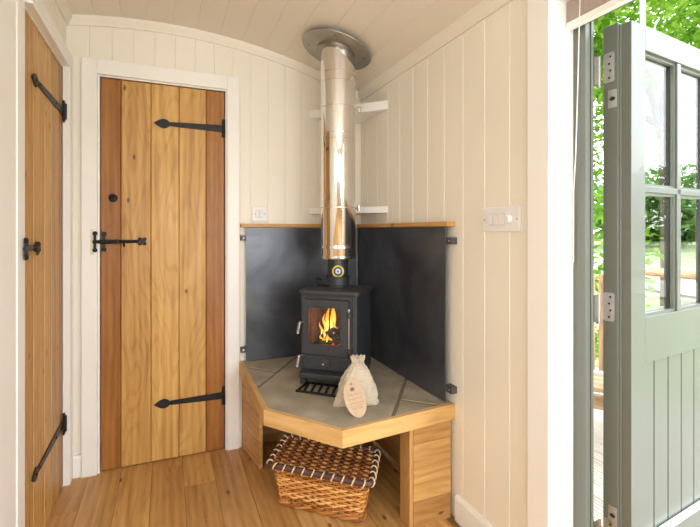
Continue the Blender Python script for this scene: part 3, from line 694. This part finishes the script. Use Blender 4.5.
# flue thermometer
cv = Vector((-fl.x, -fl.y, 0)).normalized(); ctr = Vector((fl.x, fl.y, .998)) + cv * .0535
t = empty('stove_thermometer', ctr, label='round flue thermometer with yellow, black and blue rings on the black pipe', cat='thermometer')
dz = 0
for nm, r_, m_ in (('yellow_ring', .0300, 'yellow'), ('black_ring', .0225, 'black paint'), ('blue_ring', .0165, 'blue'), ('pale_ring', .0120, 'pale blue'), ('red_centre', .0060, 'red')):
    b = MB(); b.lathe([(r_, dz), (r_, dz + .003), (r_ - .0008, dz + .0035), (0, dz + .0035)], (0, 0, 0), 36, axis=cv); b.build(nm, m_, t, smooth=True); dz += .0016
# small tool on the top plate
tp = SM @ Vector((-.095, .025, .442))
t = empty('stove_tool', tp, R(-41), label='small black curled metal tool lying on the stove top left of the flue', cat='tool')
b = MB(); b.tube([(-.020, 0, .010), (.0, .004, .008), (.022, 0, .007), (.040, -.008, .006)], [.008, .0065, .006, .005], 10); b.tube([(-.018, 0, .010), (-.026, .002, .024), (-.018, .004, .036), (-.004, .002, .034)], [.007, .006, .0055, .006], 10); b.build('shank', 'iron', t, smooth=True)
b = MB(); b.lathe([(0, -.010), (.008, -.007), (.0105, 0), (.008, .007), (0, .010)], (-.022, 0, .037), 14); b.build('knob', 'iron', t, smooth=True)
# cast grate on the stone in front of the stove
g0 = SM @ Vector((.004, yf - .068, .0))
t = empty('hearth_grate', g0, R(-43), label='black slatted iron grate lying on the stone in front of the stove', cat='grate')
b = MB(); gw, gd = .112, .062
for p in (((-gw, -gd, 0), (gw, -gd + .009, .009)), ((-gw, gd - .009, 0), (gw, gd, .009)), ((-gw, -gd + .009, 0), (-gw + .009, gd - .009, .009)), ((gw - .009, -gd + .009, 0), (gw, gd - .009, .009))): b.box(*p)
b.build('frame', 'iron', t, bevel=.001, seg=1)
for i in range(6):
    x = -gw + .022 + i * .034; b = MB()
    b.ext([(x + .012, -gd + .009), (x + .022, -gd + .009), (x - .004, gd - .009), (x - .014, gd - .009)], (0, 0, .001), X, Y, (0, 0, .007)); b.build('bar', 'iron', t)

# ------------------------------------------------------------------ linen bag and its tag
bagc = (.730, 1.672, HZ); bagr = R(-14)
bag = empty('drawstring_bag', bagc, bagr, label='natural linen drawstring bag standing on the stone in front of the stove', cat='bag')
b = MB(); nh, nr = 40, 72
def bagpt(t_, an):
    z = .190 * t_
    keys = [(0, .097), (.03, .096), (.12, .088), (.35, .078), (.55, .067), (.68, .054), (.78, .040), (.85, .028), (.885, .0225), (.91, .025), (.95, .028), (1, .028)]
    dk = [(0, .026), (.08, .034), (.3, .040), (.6, .034), (.8, .024), (.885, .014), (.95, .018), (1, .019)]
    def ip(ks):
        for (a, v), (a2, v2) in zip(ks, ks[1:]):
            if t_ <= a2: f_ = (t_ - a) / (a2 - a); f_ = f_ * f_ * (3 - 2 * f_); return v + (v2 - v) * f_
        return ks[-1][1]
    hw, hd = ip(keys), ip(dk); c, s_ = math.cos(an), math.sin(an); e = .5 + .5 * min(1, t_ / .85)
    x = hw * math.copysign(abs(c) ** e, c); y = hd * math.copysign(abs(s_) ** .9, s_)
    gath = max(0, (t_ - .45) / .55); wv = .0045 * gath ** 1.3 * math.sin(an * 11 + 1.3 * math.sin(an * 3)) + .0030 * math.sin(an * 4 + t_ * 7) * (1 - gath) + .002 * math.sin(an * 7 - t_ * 11) + .0035 * math.exp(-((t_ - .22) / .08) ** 2) * math.sin(3 * an + 2)
    k_ = 1 + wv / max(hw, .02); y2 = y + wv * (1 if s_ > 0 else -1) * abs(s_)
    lean = .030 * t_ * t_
    return (x * k_ + .012 * t_, y2 + lean, z + (.004 * math.sin(an * 9) if t_ > .97 else 0) - (.0 if t_ > .05 else 0))
vs = [bagpt(i / nh, 2 * PI * j / nr) for i in range(nh + 1) for j in range(nr)]
fs = [(i * nr + j, i * nr + (j + 1) % nr, (i + 1) * nr + (j + 1) % nr, (i + 1) * nr + j) for i in range(nh) for j in range(nr)]
fs += [list(range(nr))[::-1]]
vs += [(.012, .027, .170)]; c_ = len(vs) - 1
fs += [(nh * nr + j, nh * nr + (j + 1) % nr, c_) for j in range(nr)]
b.add(vs, fs); b.build('pouch', 'linen', bag, smooth=True, ang=70)
b = MB()
pts = [Vector(bagpt(.885, 2 * PI * j / 36)) for j in range(36)]; ctr_ = sum(pts, Vector()) / 36
b.tube([ctr_ + (p - ctr_) * 1.06 for p in pts], .0022, 6, True)
p = Vector(bagpt(.885, R(255))); b.tube([p + Vector((0, -.003, 0)), p + Vector((-.008, -.012, -.022)), p + Vector((-.016, -.022, -.055)), Vector((-.028, -.054, .080))], .0015, 6)
p = Vector(bagpt(.885, R(290))); b.tube([p + Vector((0, -.003, 0)), p + Vector((.008, -.010, .006)), p + Vector((.018, -.010, -.010)), p + Vector((.026, -.014, -.034))], .0018, 6)
b.build('drawstring', 'linen', bag, smooth=True)
T0 = Vector((.678, 1.540, HZ + .003)); T1 = Vector((.690, 1.615, HZ + .124))
ua = (T1 - T0); tl = ua.length; ua.normalize(); ub = Vector((1, -.10, 0)); ub = (ub - ua * ub.dot(ua)).normalized(); un = ub.cross(ua).normalized()
rot = R(9); ua, ub = (ua * math.cos(rot) + ub * -math.sin(rot)), (ub * math.cos(rot) + ua * math.sin(rot))
cen = (T0 + T1) / 2
tg = empty('oval_tag', (T0 + T1) / 2 - Vector((0, 0, .05)), label='oval brown card tag leaning against the linen bag', cat='tag')
b = MB(); b.ext([((.044) * math.cos(2 * PI * i / 40), .0725 * math.sin(2 * PI * i / 40)) for i in range(40)], cen, ub, ua, un * .0018); b.build('card', 'card', tg, local=False)
b = MB()
def stroke(x0, x1, y, wdt=.0012): b.ext([(x0, y), (x1, y), (x1, y + wdt), (x0, y + wdt)], cen + un * .0018, ub, ua, un * .0003)
for ln, (y, x0, x1) in enumerate(((.012, -.026, .026), (-.004, -.030, .030), (-.020, -.030, .030), (-.040, -.022, .022))):
    x = x0
    while x < x1:
        hgt = random.uniform(.004, .0065); wd = random.uniform(.002, .004)
        for q in range(2): stroke(x, x + wd, y + q * hgt * .7, .0010)
        b.ext([(x, y), (x + .0009, y), (x + .0009, y + hgt), (x, y + hgt)], cen + un * .0018, ub, ua, un * .0003); x += wd + random.choice((.0015, .0015, .004))
stroke(-.040, .038, -.029, .0010)
b.build('printed_lettering', 'ink', tg, local=False)
b = MB(); b.ext([(-.008, .028), (.006, .030), (.009, .037), (.002, .044), (-.007, .042), (-.011, .035)], cen + un * .0018, ub, ua, un * .0004); b.build('printed_emblem', 'dark print', tg, local=False)
b = MB(); b.lathe([(.0045, 0), (.0045, .0008), (.0025, .0010)], cen + ua * .056 + un * .0018, 14, axis=un); b.build('eyelet', 'ink', tg, local=False)

# ------------------------------------------------------------------ wicker basket
bf = Vector((.583, 1.752)); br_ = R(-42); dd = Vector((math.sin(R(30)), math.cos(R(30)))); bc = Vector((.588, 1.738)) + dd * .137
basket = empty('wicker_basket', (bc.x, bc.y, 0), br_, label='lidded amber wicker basket on the floor under the corner hearth', cat='basket')
LW, LD, LH = .468, .268, .178; BWb, BDb = .385, .222
def skew(b):
    for v in b.V: v.x -= .17 * v.y
    return b
def ringpts(w_, d_, r, n):
    """n points evenly round a rounded rectangle"""
    p = rrect(w_, d_, r, n=6); P_ = [Vector((a, c, 0)) for a, c in p]; P_.append(P_[0]); ln = [0]
    for a, c in zip(P_, P_[1:]): ln.append(ln[-1] + (c - a).length)
    out = []; i = 0
    for k_ in range(n):
        s_ = ln[-1] * k_ / n
        while ln[i + 1] < s_: i += 1
        f_ = (s_ - ln[i]) / (ln[i + 1] - ln[i]); out.append(P_[i].lerp(P_[i + 1], f_))
    return out
NS = 38; rows = 13
b = MB()
def at_h(t_, n): return ringpts(BWb + (LW - .035 - BWb) * t_, BDb + (LD - .03 - BDb) * t_, .03, n)
h0, h1 = .020, LH - .018
for r_ in range(rows):
    t_ = (r_ + .5) / rows; z = h0 + (h1 - h0) * t_; q = at_h(t_, NS * 4); pts = []
    for k_, v in enumerate(q):
        nn = (q[(k_ + 1) % len(q)] - q[k_ - 1]).normalized(); nn = Vector((nn.y, -nn.x, 0))
        ph = math.cos(PI * k_ / 4 + (PI if r_ % 2 else 0))
        pts.append(v + nn * .0048 * ph + Vector((0, 0, z + random.uniform(-.0007, .0007))))
    b.tube(pts, .0046, 6, True, 0, random.uniform(.0, .6), 1.0)
skew(b).build('woven_sides', 'wick', basket, smooth=True)
b = MB(); lo_, hi_ = at_h(0, NS), at_h(1, NS)
for k_ in range(NS): b.tube([lo_[k_] + Vector((0, 0, .006)), hi_[k_] + Vector((0, 0, LH - .008))], .0042, 6, tint=random.random())
skew(b).build('upright_stakes', 'wick', basket, smooth=True)
b = MB()
for off_, ph in ((0, 0), (0, PI)):
    q = ringpts(BWb + .008, BDb + .008, .03, 120); pts = []
    for k_, v in enumerate(q):
        nn = (q[(k_ + 1) % len(q)] - q[k_ - 1]).normalized(); nn = Vector((nn.y, -nn.x, 0))
        pts.append(v + nn * .005 * math.cos(k_ * .6 + ph) + Vector((0, 0, .0115 + .005 * math.sin(k_ * .6 + ph))))
    b.tube(pts, .0062, 7, True, 0, .55 + .3 * (ph > 0))
b.box((-BWb / 2 + .01, -BDb / 2 + .01, .008), (BWb / 2 - .01, BDb / 2 - .01, .014), 0, .8); skew(b).build('plaited_base', 'wick', basket, smooth=True)
lid = MB(); nrow = 15; ncol = 19
for r_ in range(nrow):
    y = -LD / 2 + .022 + (LD - .044) * r_ / (nrow - 1); pts = []
    for i in range(ncol * 4 + 1):
        x = -LW / 2 + .008 + (LW - .016) * i / (ncol * 4); pts.append((x, y, LH + .0055 * math.cos(PI * i / 4 + (PI if r_ % 2 else 0)) * .9))
    lid.tube(pts, .0078, 6, False, 1 if r_ % 2 else 0, random.uniform(.2, .8), .8)
for i in range(ncol):
    x = -LW / 2 + .018 + (LW - .036) * i / (ncol - 1); lid.tube([(x, -LD / 2 + .008, LH), (x, LD / 2 - .008, LH)], .0055, 6, mi=1 if i % 2 else 0, tint=random.uniform(.3, .9))
ld = skew(lid).build('lid', ['wick', 'wickd'], basket, smooth=True)
b = MB(); b.tube([v + Vector((0, 0, LH)) for v in ringpts(LW, LD, .022, 96)], .0118, 10, True, flat=1.15); skew(b).build('lid_border', 'leather', ld, smooth=True)
b = MB(); q = ringpts(LW, LD, .022, 32)
for k_, v in enumerate(q):
    tt = (q[(k_ + 1) % 32] - q[k_ - 1]).normalized(); nn = Vector((tt.y, -tt.x, 0)); pts = []
    for j in range(14):
        an = 2 * PI * j / 14; pts.append(v + nn * .0138 * math.cos(an) + Vector((0, 0, LH + .0145 * math.sin(an))) + tt * .007 * math.sin(an))
    b.tube(pts, .0034, 6, True)
skew(b).build('cane_binding', 'cream', ld, smooth=True)

# ------------------------------------------------------------------ garden doorway: frame, blind, door
b = MB()
b.box((1.201, .968, -.02), (1.232, 1.05, 1.90)); b.box((1.2005, .985, -.02), (1.2015, 1.0125, 1.90))
b.box((1.201, .09, 1.858), (1.232, .968, 1.93)); b.box((1.201, .02, -.02), (1.232, .085, 1.93)); b.box((1.201, .085, -.03), (1.245, .968, .006))
b.box((1.232, .9685, -.02), (1.238, .974, 1.86), 1)
b.box((1.222, .964, 0), (1.232, .968, 1.858), 0)
tag(b.build('trim_7', ['green', 'seal'], bevel=.002), 'grey green timber frame of the garden doorway', 'door frame', kind='structure')
la = R(7)
gd = empty('door_3', (1.27, .961, .02), la, label='grey green glazed stable door standing open to the garden', cat='door', kind='structure')
DZ = .02; H0, H1 = -.0, 1.84 - DZ; DW = .84; T = .08
def zl(z): return z - DZ
b = MB(); IY = -T
px = [(.090, .295), (.320, .525), (.550, .755)]; zs_ = (.933, 1.321, 1.341, 1.761)
# outer frame of stiles and rails, full thickness with a stepped hinge edge
b.box((0, -.046, H0), (.088, 0, H1)); b.box((.010, IY, H0), (.090, -.046, H1 - .004))
b.box((.757, IY, H0), (DW, 0, H1)); b.box((.088, IY, zl(1.761)), (.757, 0, H1 - .002)); b.box((.088, IY, zl(.790)), (.757, 0, zl(.933))); b.box((.088, IY, H0), (.757, 0, zl(.235)))
b.box((.004, -.052, H0), (.012, -.046, H1 - .004), 0)
b.build('door_frame', ['green', 'seal'], gd, bevel=.002)
b = MB()
for x0, x1 in ((.295, .320), (.525, .550)):
    b.box((x0, IY + .002, zl(.933)), (x1, IY + .044, zl(1.761)))
b.box((.090, IY + .002, zl(1.321)), (.755, IY + .044, zl(1.341))); b.build('glazing_bars', 'green', gd, bevel=.002)
for (x0, x1) in px:
    for z0, z1 in ((.933, 1.321), (1.341, 1.761)):
        f = MB(); e = .008                                           # beading round each pane
        o_ = [(x0, zl(z0)), (x1, zl(z0)), (x1, zl(z1)), (x0, zl(z1))]; i_ = [(x0 + e, zl(z0) + e), (x1 - e, zl(z0) + e), (x1 - e, zl(z1) - e), (x0 + e, zl(z1) - e)]
        ring_ext(f, o_, i_, (0, IY + .020, 0), X, Z, (0, -.010, 0)); bd = f.build('glazing_bead', 'green', gd)
        f = MB(); f.box((x0 + .001, IY + .020, zl(z0) + .001), (x1 - .001, IY + .023, zl(z1) - .001)); f.build('pane', 'glass', bd)
        f = MB(); ring_ext(f, o_, [(a + (.004 if a < x0 + .1 else -.004), c + (.004 if c < zl(z0) + .1 else -.004)) for a, c in o_], (0, IY + .040, 0), X, Z, (0, -.0165, 0)); f.build('spacer_bar', 'seal', bd)
b = MB()
g_ = [.090] + [.153 + .0885 * i for i in range(8)]; g_[-1] = .757
for x0, x1 in zip(g_, g_[1:]):
    c = .005; b.ext([(x0 + .0008, -.03), (x1 - .0008, -.03), (x1 - .0008, IY + .012), (x1 - c, IY + .006), (x0 + c, IY + .006), (x0 + .0008, IY + .012)], (0, 0, zl(.234)), X, Y, (0, 0, .556))
b.build('boarded_panel', 'green', gd)
b = MB(); b.ext([(0, 0), (.016, -.004), (.016, -.012), (0, -.018)], (.090, IY + .002, zl(.254)), (0, -1, 0), Z, (.667, 0, 0)); b.build('weather_ledge', 'white', gd, bevel=.001)  # white colour stands in for light caught on the ledge top
for z0, z1 in ((1.663, 1.756), (.919, 1.008), (.215, .300)):
    zc_, hh = (z0 + z1) / 2 - DZ, (z1 - z0) / 2
    b = MB(); b.ext(rrect(.034, 2 * hh, .007, -.019, zc_), (-.0015, 0, 0), Y, Z, (.0022, 0, 0)); hg = b.build('butt_hinge', 'hinge', gd)
    b = MB()
    for q in range(4): b.lathe([(.0035, 0), (.0035, .0008), (.001, .0008)], (-.0015, -.020 - .004 * (q % 2), zc_ + hh * (-.7 + .47 * q)), 10, axis=(-1, 0, 0))
    b.build('screw', 'iron', hg)
    b = MB(); b.tube([(-.010, .008, zc_ - hh - .006), (-.010, .008, zc_ + hh * .2), (-.010, .008, zc_ + hh - .006)], .0065, 14)
    b.tube([(-.010, .008, zc_ - hh - .011), (-.010, .008, zc_ - hh - .006)], .008, 12); b.box((-.036, .006, zc_ - hh - .004), (-.010, .010, zc_ + hh - .008)); b.box((-.034, .012, zc_ - hh - .004), (-.026, .018, zc_ + hh - .008)); b.build('knuckle', 'dullsteel', hg, smooth=True)
for z in (1.610, .319):
    b = MB(); b.ext(rrect(.027, .056, .002, -.030, z - DZ), (-.0015, 0, 0), Y, Z, (.0022, 0, 0)); kp = b.build('bolt_plate', 'hinge', gd)
    b = MB(); b.ext([(-.030 + .0085 * math.cos(2 * PI * i / 20), z - DZ + .0065 * math.sin(2 * PI * i / 20)) for i in range(20)], (-.0019, 0, 0), Y, Z, (.0006, 0, 0)); b.build('bolt_hole', 'seal', kp)
b = MB(); b.box((.236, .004, H1 - .03), (.262, .010, H1 + .22)); b.build('door_stay', 'dullsteel', gd)
# roller blind
bl = empty('roller_blind', (1.17, .62, 1.838), label='taupe fabric blind drawn up at the top of the garden doorway', cat='blind')
b = MB(); b.box((1.168, .115, 1.858), (1.188, 1.009, 1.935)); b.build('folded_cloth', 'taupe', bl, local=False, bevel=.003)
b = MB(); b.box((1.165, .115, 1.838), (1.190, 1.009, 1.857)); b.build('bottom_bar', 'white', bl, local=False, bevel=.002)
b = MB(); b.tube([(1.163, .955, 1.925), (1.161, .957, 1.838), (1.170, .968, 1.70), (1.186, .990, 1.45), (1.192, 1.003, 1.32), (1.194, 1.005, 1.10)], .0016, 6); b.build('pull_cord', 'cord', bl, local=False)

# ------------------------------------------------------------------ outside
b = MB()
x = 1.26
while x < 3.6:
    b.box((x + .003, -2.5, -.075), (x + .137, 3.4, -.05), 0, random.random(), 1)
    for q in range(5): b.box((x + .016 + q * .0235, -2.5, -.05), (x + .027 + q * .0235, 3.4, -.046), 0, random.random(), 1)
    x += .14
b.box((1.25, -2.5, -.20), (3.62, 3.4, -.09)); 
tag(b.build('timber_deck', 'deck'), 'weathered grooved timber deck outside the garden door', 'deck', kind='structure')
# lawn rising to a bank
b = MB(); nx = 30; vs = []
def gz(x, y):
    d_ = math.hypot(x, y); return -.45 + max(0, min(1, (d_ - 6.5) / 9)) ** 1.2 * 1.25
for i in range(nx + 1):
    for j in range(nx + 1):
        x = 1.3 + 33 * (i / nx) ** 1.5; y = -14 + 44 * j / nx; vs.append((x, y, gz(x, y)))
fs = [(i * (nx + 1) + j, (i + 1) * (nx + 1) + j, (i + 1) * (nx + 1) + j + 1, i * (nx + 1) + j + 1) for i in range(nx) for j in range(nx)]
b.add(vs, fs); tag(b.build('lawn', 'grass', smooth=True), 'bright green lawn rising beyond the deck', 'lawn', kind='stuff')
b = MB(); vs = []
for i in range(21):
    y = -6 + 20 * i / 20
    for w_ in (0, 2.2): x = 9.3 + w_ - .1 * y; vs.append((x, y, gz(x, y) + .06))
b.add(vs, [(2 * i, 2 * i + 1, 2 * i + 3, 2 * i + 2) for i in range(20)]); tag(b.build('gravel_path', 'gravel', smooth=True), 'pale path crossing the lawn', 'path', kind='structure')
# rail
rl = empty('deck_railing', (3.5, 1.2, -.046), label='rustic timber railing along the far edge of the deck', cat='railing')
b = MB(); b.tube([(3.5, -1.2, .885), (3.5, .8, .88), (3.5, 1.6, .885), (3.5, 2.42, .88)], .035, 10); b.build('handrail', 'gwood', rl, local=False, smooth=True)
for y in (-1.0, .6, 2.36):
    b = MB(); b.tube([(3.5, y, -.046), (3.5, y, .87)], .042, 10); b.build('post', 'gwood', rl, local=False, smooth=True)
# garden chair
gc_ = empty('garden_chair', (2.33, 1.80, -.046), R(-52), label='slatted brown wooden garden chair on the deck behind the open door', cat='chair')
for sx in (-1, 1):
    for yy, hh in ((-.25, .62), (.25, .60)):
        b = MB(); b.box((sx * .29 - .03, yy - .03, 0), (sx * .29 + .03, yy + .03, hh)); b.build('leg', 'gwood', gc_, bevel=.004)
    b = MB(); b.tube([(sx * .29, -.34, .645), (sx * .29, 0, .66), (sx * .29, .34, .645)], .038, 10); b.build('arm', 'gwood', gc_, smooth=True)
b = MB()
for i in range(7): b.box((-.27, -.27 + i * .078, .385 - i * .012), (.27, -.205 + i * .078, .410 - i * .012), 0, random.random())
b.build('seat', 'gwood', gc_, bevel=.003)
b = MB()
b.box((-.31, -.285, .30), (.31, -.258, .375), 0, .4)
b.build('apron', 'gwood', gc_, bevel=.003)
b = MB()
for i in range(6): b.box((-.26 + i * .09, .25, .36), (-.19 + i * .09, .28, .95 + .03 * math.sin(i / 5 * PI)), 0, random.random(), 2, Matrix.Translation((0, .25, .36)) @ Matrix.Rotation(R(-14), 4, 'X') @ Matrix.Translation((0, -.25, -.36)))
b.build('backrest', 'gwood', gc_, bevel=.003)
def leaves(b, c, rad, n, size, squash=(1, 1, 1), shell=.55):
    for _ in range(n):
        while True:
            v = Vector((random.uniform(-1, 1), random.uniform(-1, 1), random.uniform(-1, 1)))
            if shell < v.length < 1: break
        p = Vector(c) + Vector((v.x * rad * squash[0], v.y * rad * squash[1], v.z * rad * squash[2]))
        d1 = Vector((random.gauss(0, 1), random.gauss(0, 1), random.gauss(-.3, .6))).normalized(); d2 = d1.cross(Vector((random.gauss(0, .5), random.gauss(0, .5), 1))).normalized()
        s_ = size * random.uniform(.6, 1.3)
        b.add([p, p + d1 * s_ * .5 + d2 * s_ * .28, p + d1 * s_, p + d1 * s_ * .5 - d2 * s_ * .28], [(0, 1, 2, 3)], 0, None, random.random())
def tree(name, loc, trunk_h, blobs, size, mat, lab, cat, branches=()):
    loc = Vector(loc); t = empty(name, loc, label=lab, cat=cat)
    b = MB(); tr = [(0, 0, 0), (.05, .04, trunk_h * .4), (0, .1, trunk_h * .8), (.08, .05, trunk_h)]
    b.tube(tr, [.13, .11, .09, .05], 9)
    for br in branches: b.tube(br, [.06, .045, .03, .012][:len(br)], 7)
    b.build('trunk', 'bark', t, smooth=True)
    b = MB()
    for c, r_, n_, sq in blobs: leaves(b, c, r_, n_, size, sq)
    tag(b.build('foliage', mat, t), kind='stuff')
# beech-like tree whose boughs hang over the doorway
tree('garden_tree', (7.0, 4.2, -.4), 4.2, [((-1.6, -.6, 4.15), 1.35, 7000, (1.2, 1.2, .55)), ((-.3, .6, 4.6), 1.5, 5000, (1.2, 1.2, .6)), ((-2.6, .3, 4.0), 1.1, 4500, (1.1, 1.1, .6)), ((.8, -.9, 4.5), 1.4, 5000, (1, 1, .6))], .105, 'leafA', 'bright green tree with boughs hanging above the open door', 'tree',
     [[(.0, .1, 2.9), (-.8, -.2, 3.6), (-1.8, -.6, 4.0), (-2.9, -.9, 4.15)], [(0, .1, 3.2), (-1.0, .5, 3.7), (-2.2, .5, 4.1), (-3.4, .6, 4.0)], [(.05, .05, 3.6), (.5, -.7, 4.2), (.9, -1.6, 4.6), (1.3, -2.4, 4.8)], [(0, .1, 3.0), (-.5, -.8, 3.5), (-.9, -1.7, 3.9), (-1.2, -2.6, 4.2)]])
tree('garden_shrub', (4.15, 3.65, -.45), 1.6, [((0, 0, 1.3), 1.0, 2600, (1, .9, 1.25)), ((-.2, .4, 2.4), .85, 1800, (1, 1, 1.0)), ((.25, .25, 3.2), .8, 1700, (1, 1, 1.0))], .10, 'leafA', 'tall bright green shrub seen through the gap beside the hinges', 'shrub')
spots = [(17, 5.6, 2.6, 2.2), (19, 11.0, 3.4, 2.6), (20, 18.0, 4.0, 3.0), (18, .4, 2.2, 2.2), (13.0, 8.6, 2.0, 1.15), (21, -5, 2.8, 2.4)]
labs = ['rounded green tree beyond the lawn, second from the right', 'broad mid green tree beyond the lawn, behind the rail', 'broad green tree beyond the lawn on the left', 'low rounded green tree beyond the lawn', 'small green tree beyond the path', 'distant green tree at the far right of the lawn']
for (x, y, h_, r_), lab in zip(spots, labs):
    z = gz(x, y); tree('distant_tree', (x, y, z - .05), h_ * .5, [((0, 0, h_ * .5), r_, 1500, (1, 1, .75)), ((.3, -.5, h_ * .35), r_ * .8, 700, (1, 1, .7))], .42, 'leafB', lab, 'tree')

# ------------------------------------------------------------------ light
w = bpy.data.worlds.new('sky'); sc.world = w; w.use_nodes = True; nt = w.node_tree
bg = nt.nodes['Background']
tc = N(nt, 'ShaderNodeTexCoord'); sp = N(nt, 'ShaderNodeSeparateXYZ'); L(nt, tc.outputs['Generated'], sp.inputs[0])
nz = N(nt, 'ShaderNodeTexNoise'); nz.inputs['Scale'].default_value = 3; L(nt, tc.outputs['Generated'], nz.inputs['Vector'])
r = ramp(nt, [(.0, (.30, .34, .24)), (.48, (.45, .50, .40)), (.52, (.93, .97, 1.0)), (1, (.80, .90, 1.0))])
mp = N(nt, 'ShaderNodeMapRange'); mp.inputs['From Min'].default_value = -1; mp.inputs['From Max'].default_value = 1; L(nt, sp.outputs['Z'], mp.inputs['Value']); L(nt, mp.outputs[0], r.inputs['Fac'])
L(nt, r.outputs['Color'], bg.inputs['Color']); bg.inputs['Strength'].default_value = 5.0
def area(name, loc, look, sx, sy, power, col=(1, 1, 1)):
    l = bpy.data.lights.new(name, 'AREA'); l.shape = 'RECTANGLE'; l.size = sx; l.size_y = sy; l.energy = power; l.color = col
    o = bpy.data.objects.new(name, l); o.location = loc; d_ = Vector(look) - Vector(loc); o.rotation_euler = d_.to_track_quat('-Z', 'Z').to_euler(); COL.objects.link(o); return o
area('window_light', (-1.08, -.8, 1.35), (.6, 1.4, 1.0), 1.0, .75, 14, (.92, .96, 1))
area('end_window_light', (0, -2.2, 1.4), (.1, 2, 1.1), 1.3, .8, 21, (.97, .985, 1))
area('overhead_fill', (.15, -.55, 2.12), (.25, .3, 0), 1.2, .8, 6, (1, .95, .88))  # added soft overhead fill for the room, no fitting modelled
area('doorway_fill', (1.9, -.55, 1.25), (-.4, 1.6, .7), .9, 1.6, 12, (.90, .95, 1.0))  # added fill outside the doorway, strengthens the daylight coming in
area('right_side_fill', (1.06, -.95, 1.0), (-.5, 1.7, .5), 1.0, .9, 36, (.87, .935, 1.0))  # added fill to brighten the left side; this wall has no window
s = bpy.data.lights.new('sun', 'SUN'); s.energy = 4; s.angle = R(4); s.color = (1, .95, .86)
so = bpy.data.objects.new('sun', s); so.rotation_euler = (R(42), 0, R(125)); COL.objects.link(so)
pl = bpy.data.lights.new('fire_glow', 'POINT'); pl.energy = .28; pl.color = (1, .42, .10); pl.shadow_soft_size = .02
po = bpy.data.objects.new('fire_glow', pl); po.location = SM @ Vector((-.02, -.045, .30)); COL.objects.link(po)

# ------------------------------------------------------------------ camera
c = bpy.data.cameras.new('camera'); c.sensor_width = 36; c.lens = 36 * 436.46 / 700; c.shift_y = -(263.5 - 231.03) / 700; c.clip_start = .02
co = bpy.data.objects.new('camera', c); co.location = (0, 0, 1.2); co.rotation_euler = (R(90), 0, -.3978); COL.objects.link(co); sc.camera = co
sc.view_settings.view_transform = 'Standard'; sc.view_settings.look = 'None'; sc.view_settings.exposure = 0
try:
    sc.cycles.use_denoising = True; sc.cycles.max_bounces = 10; sc.cycles.diffuse_bounces = 5; sc.cycles.sample_clamp_indirect = 6
except Exception: pass
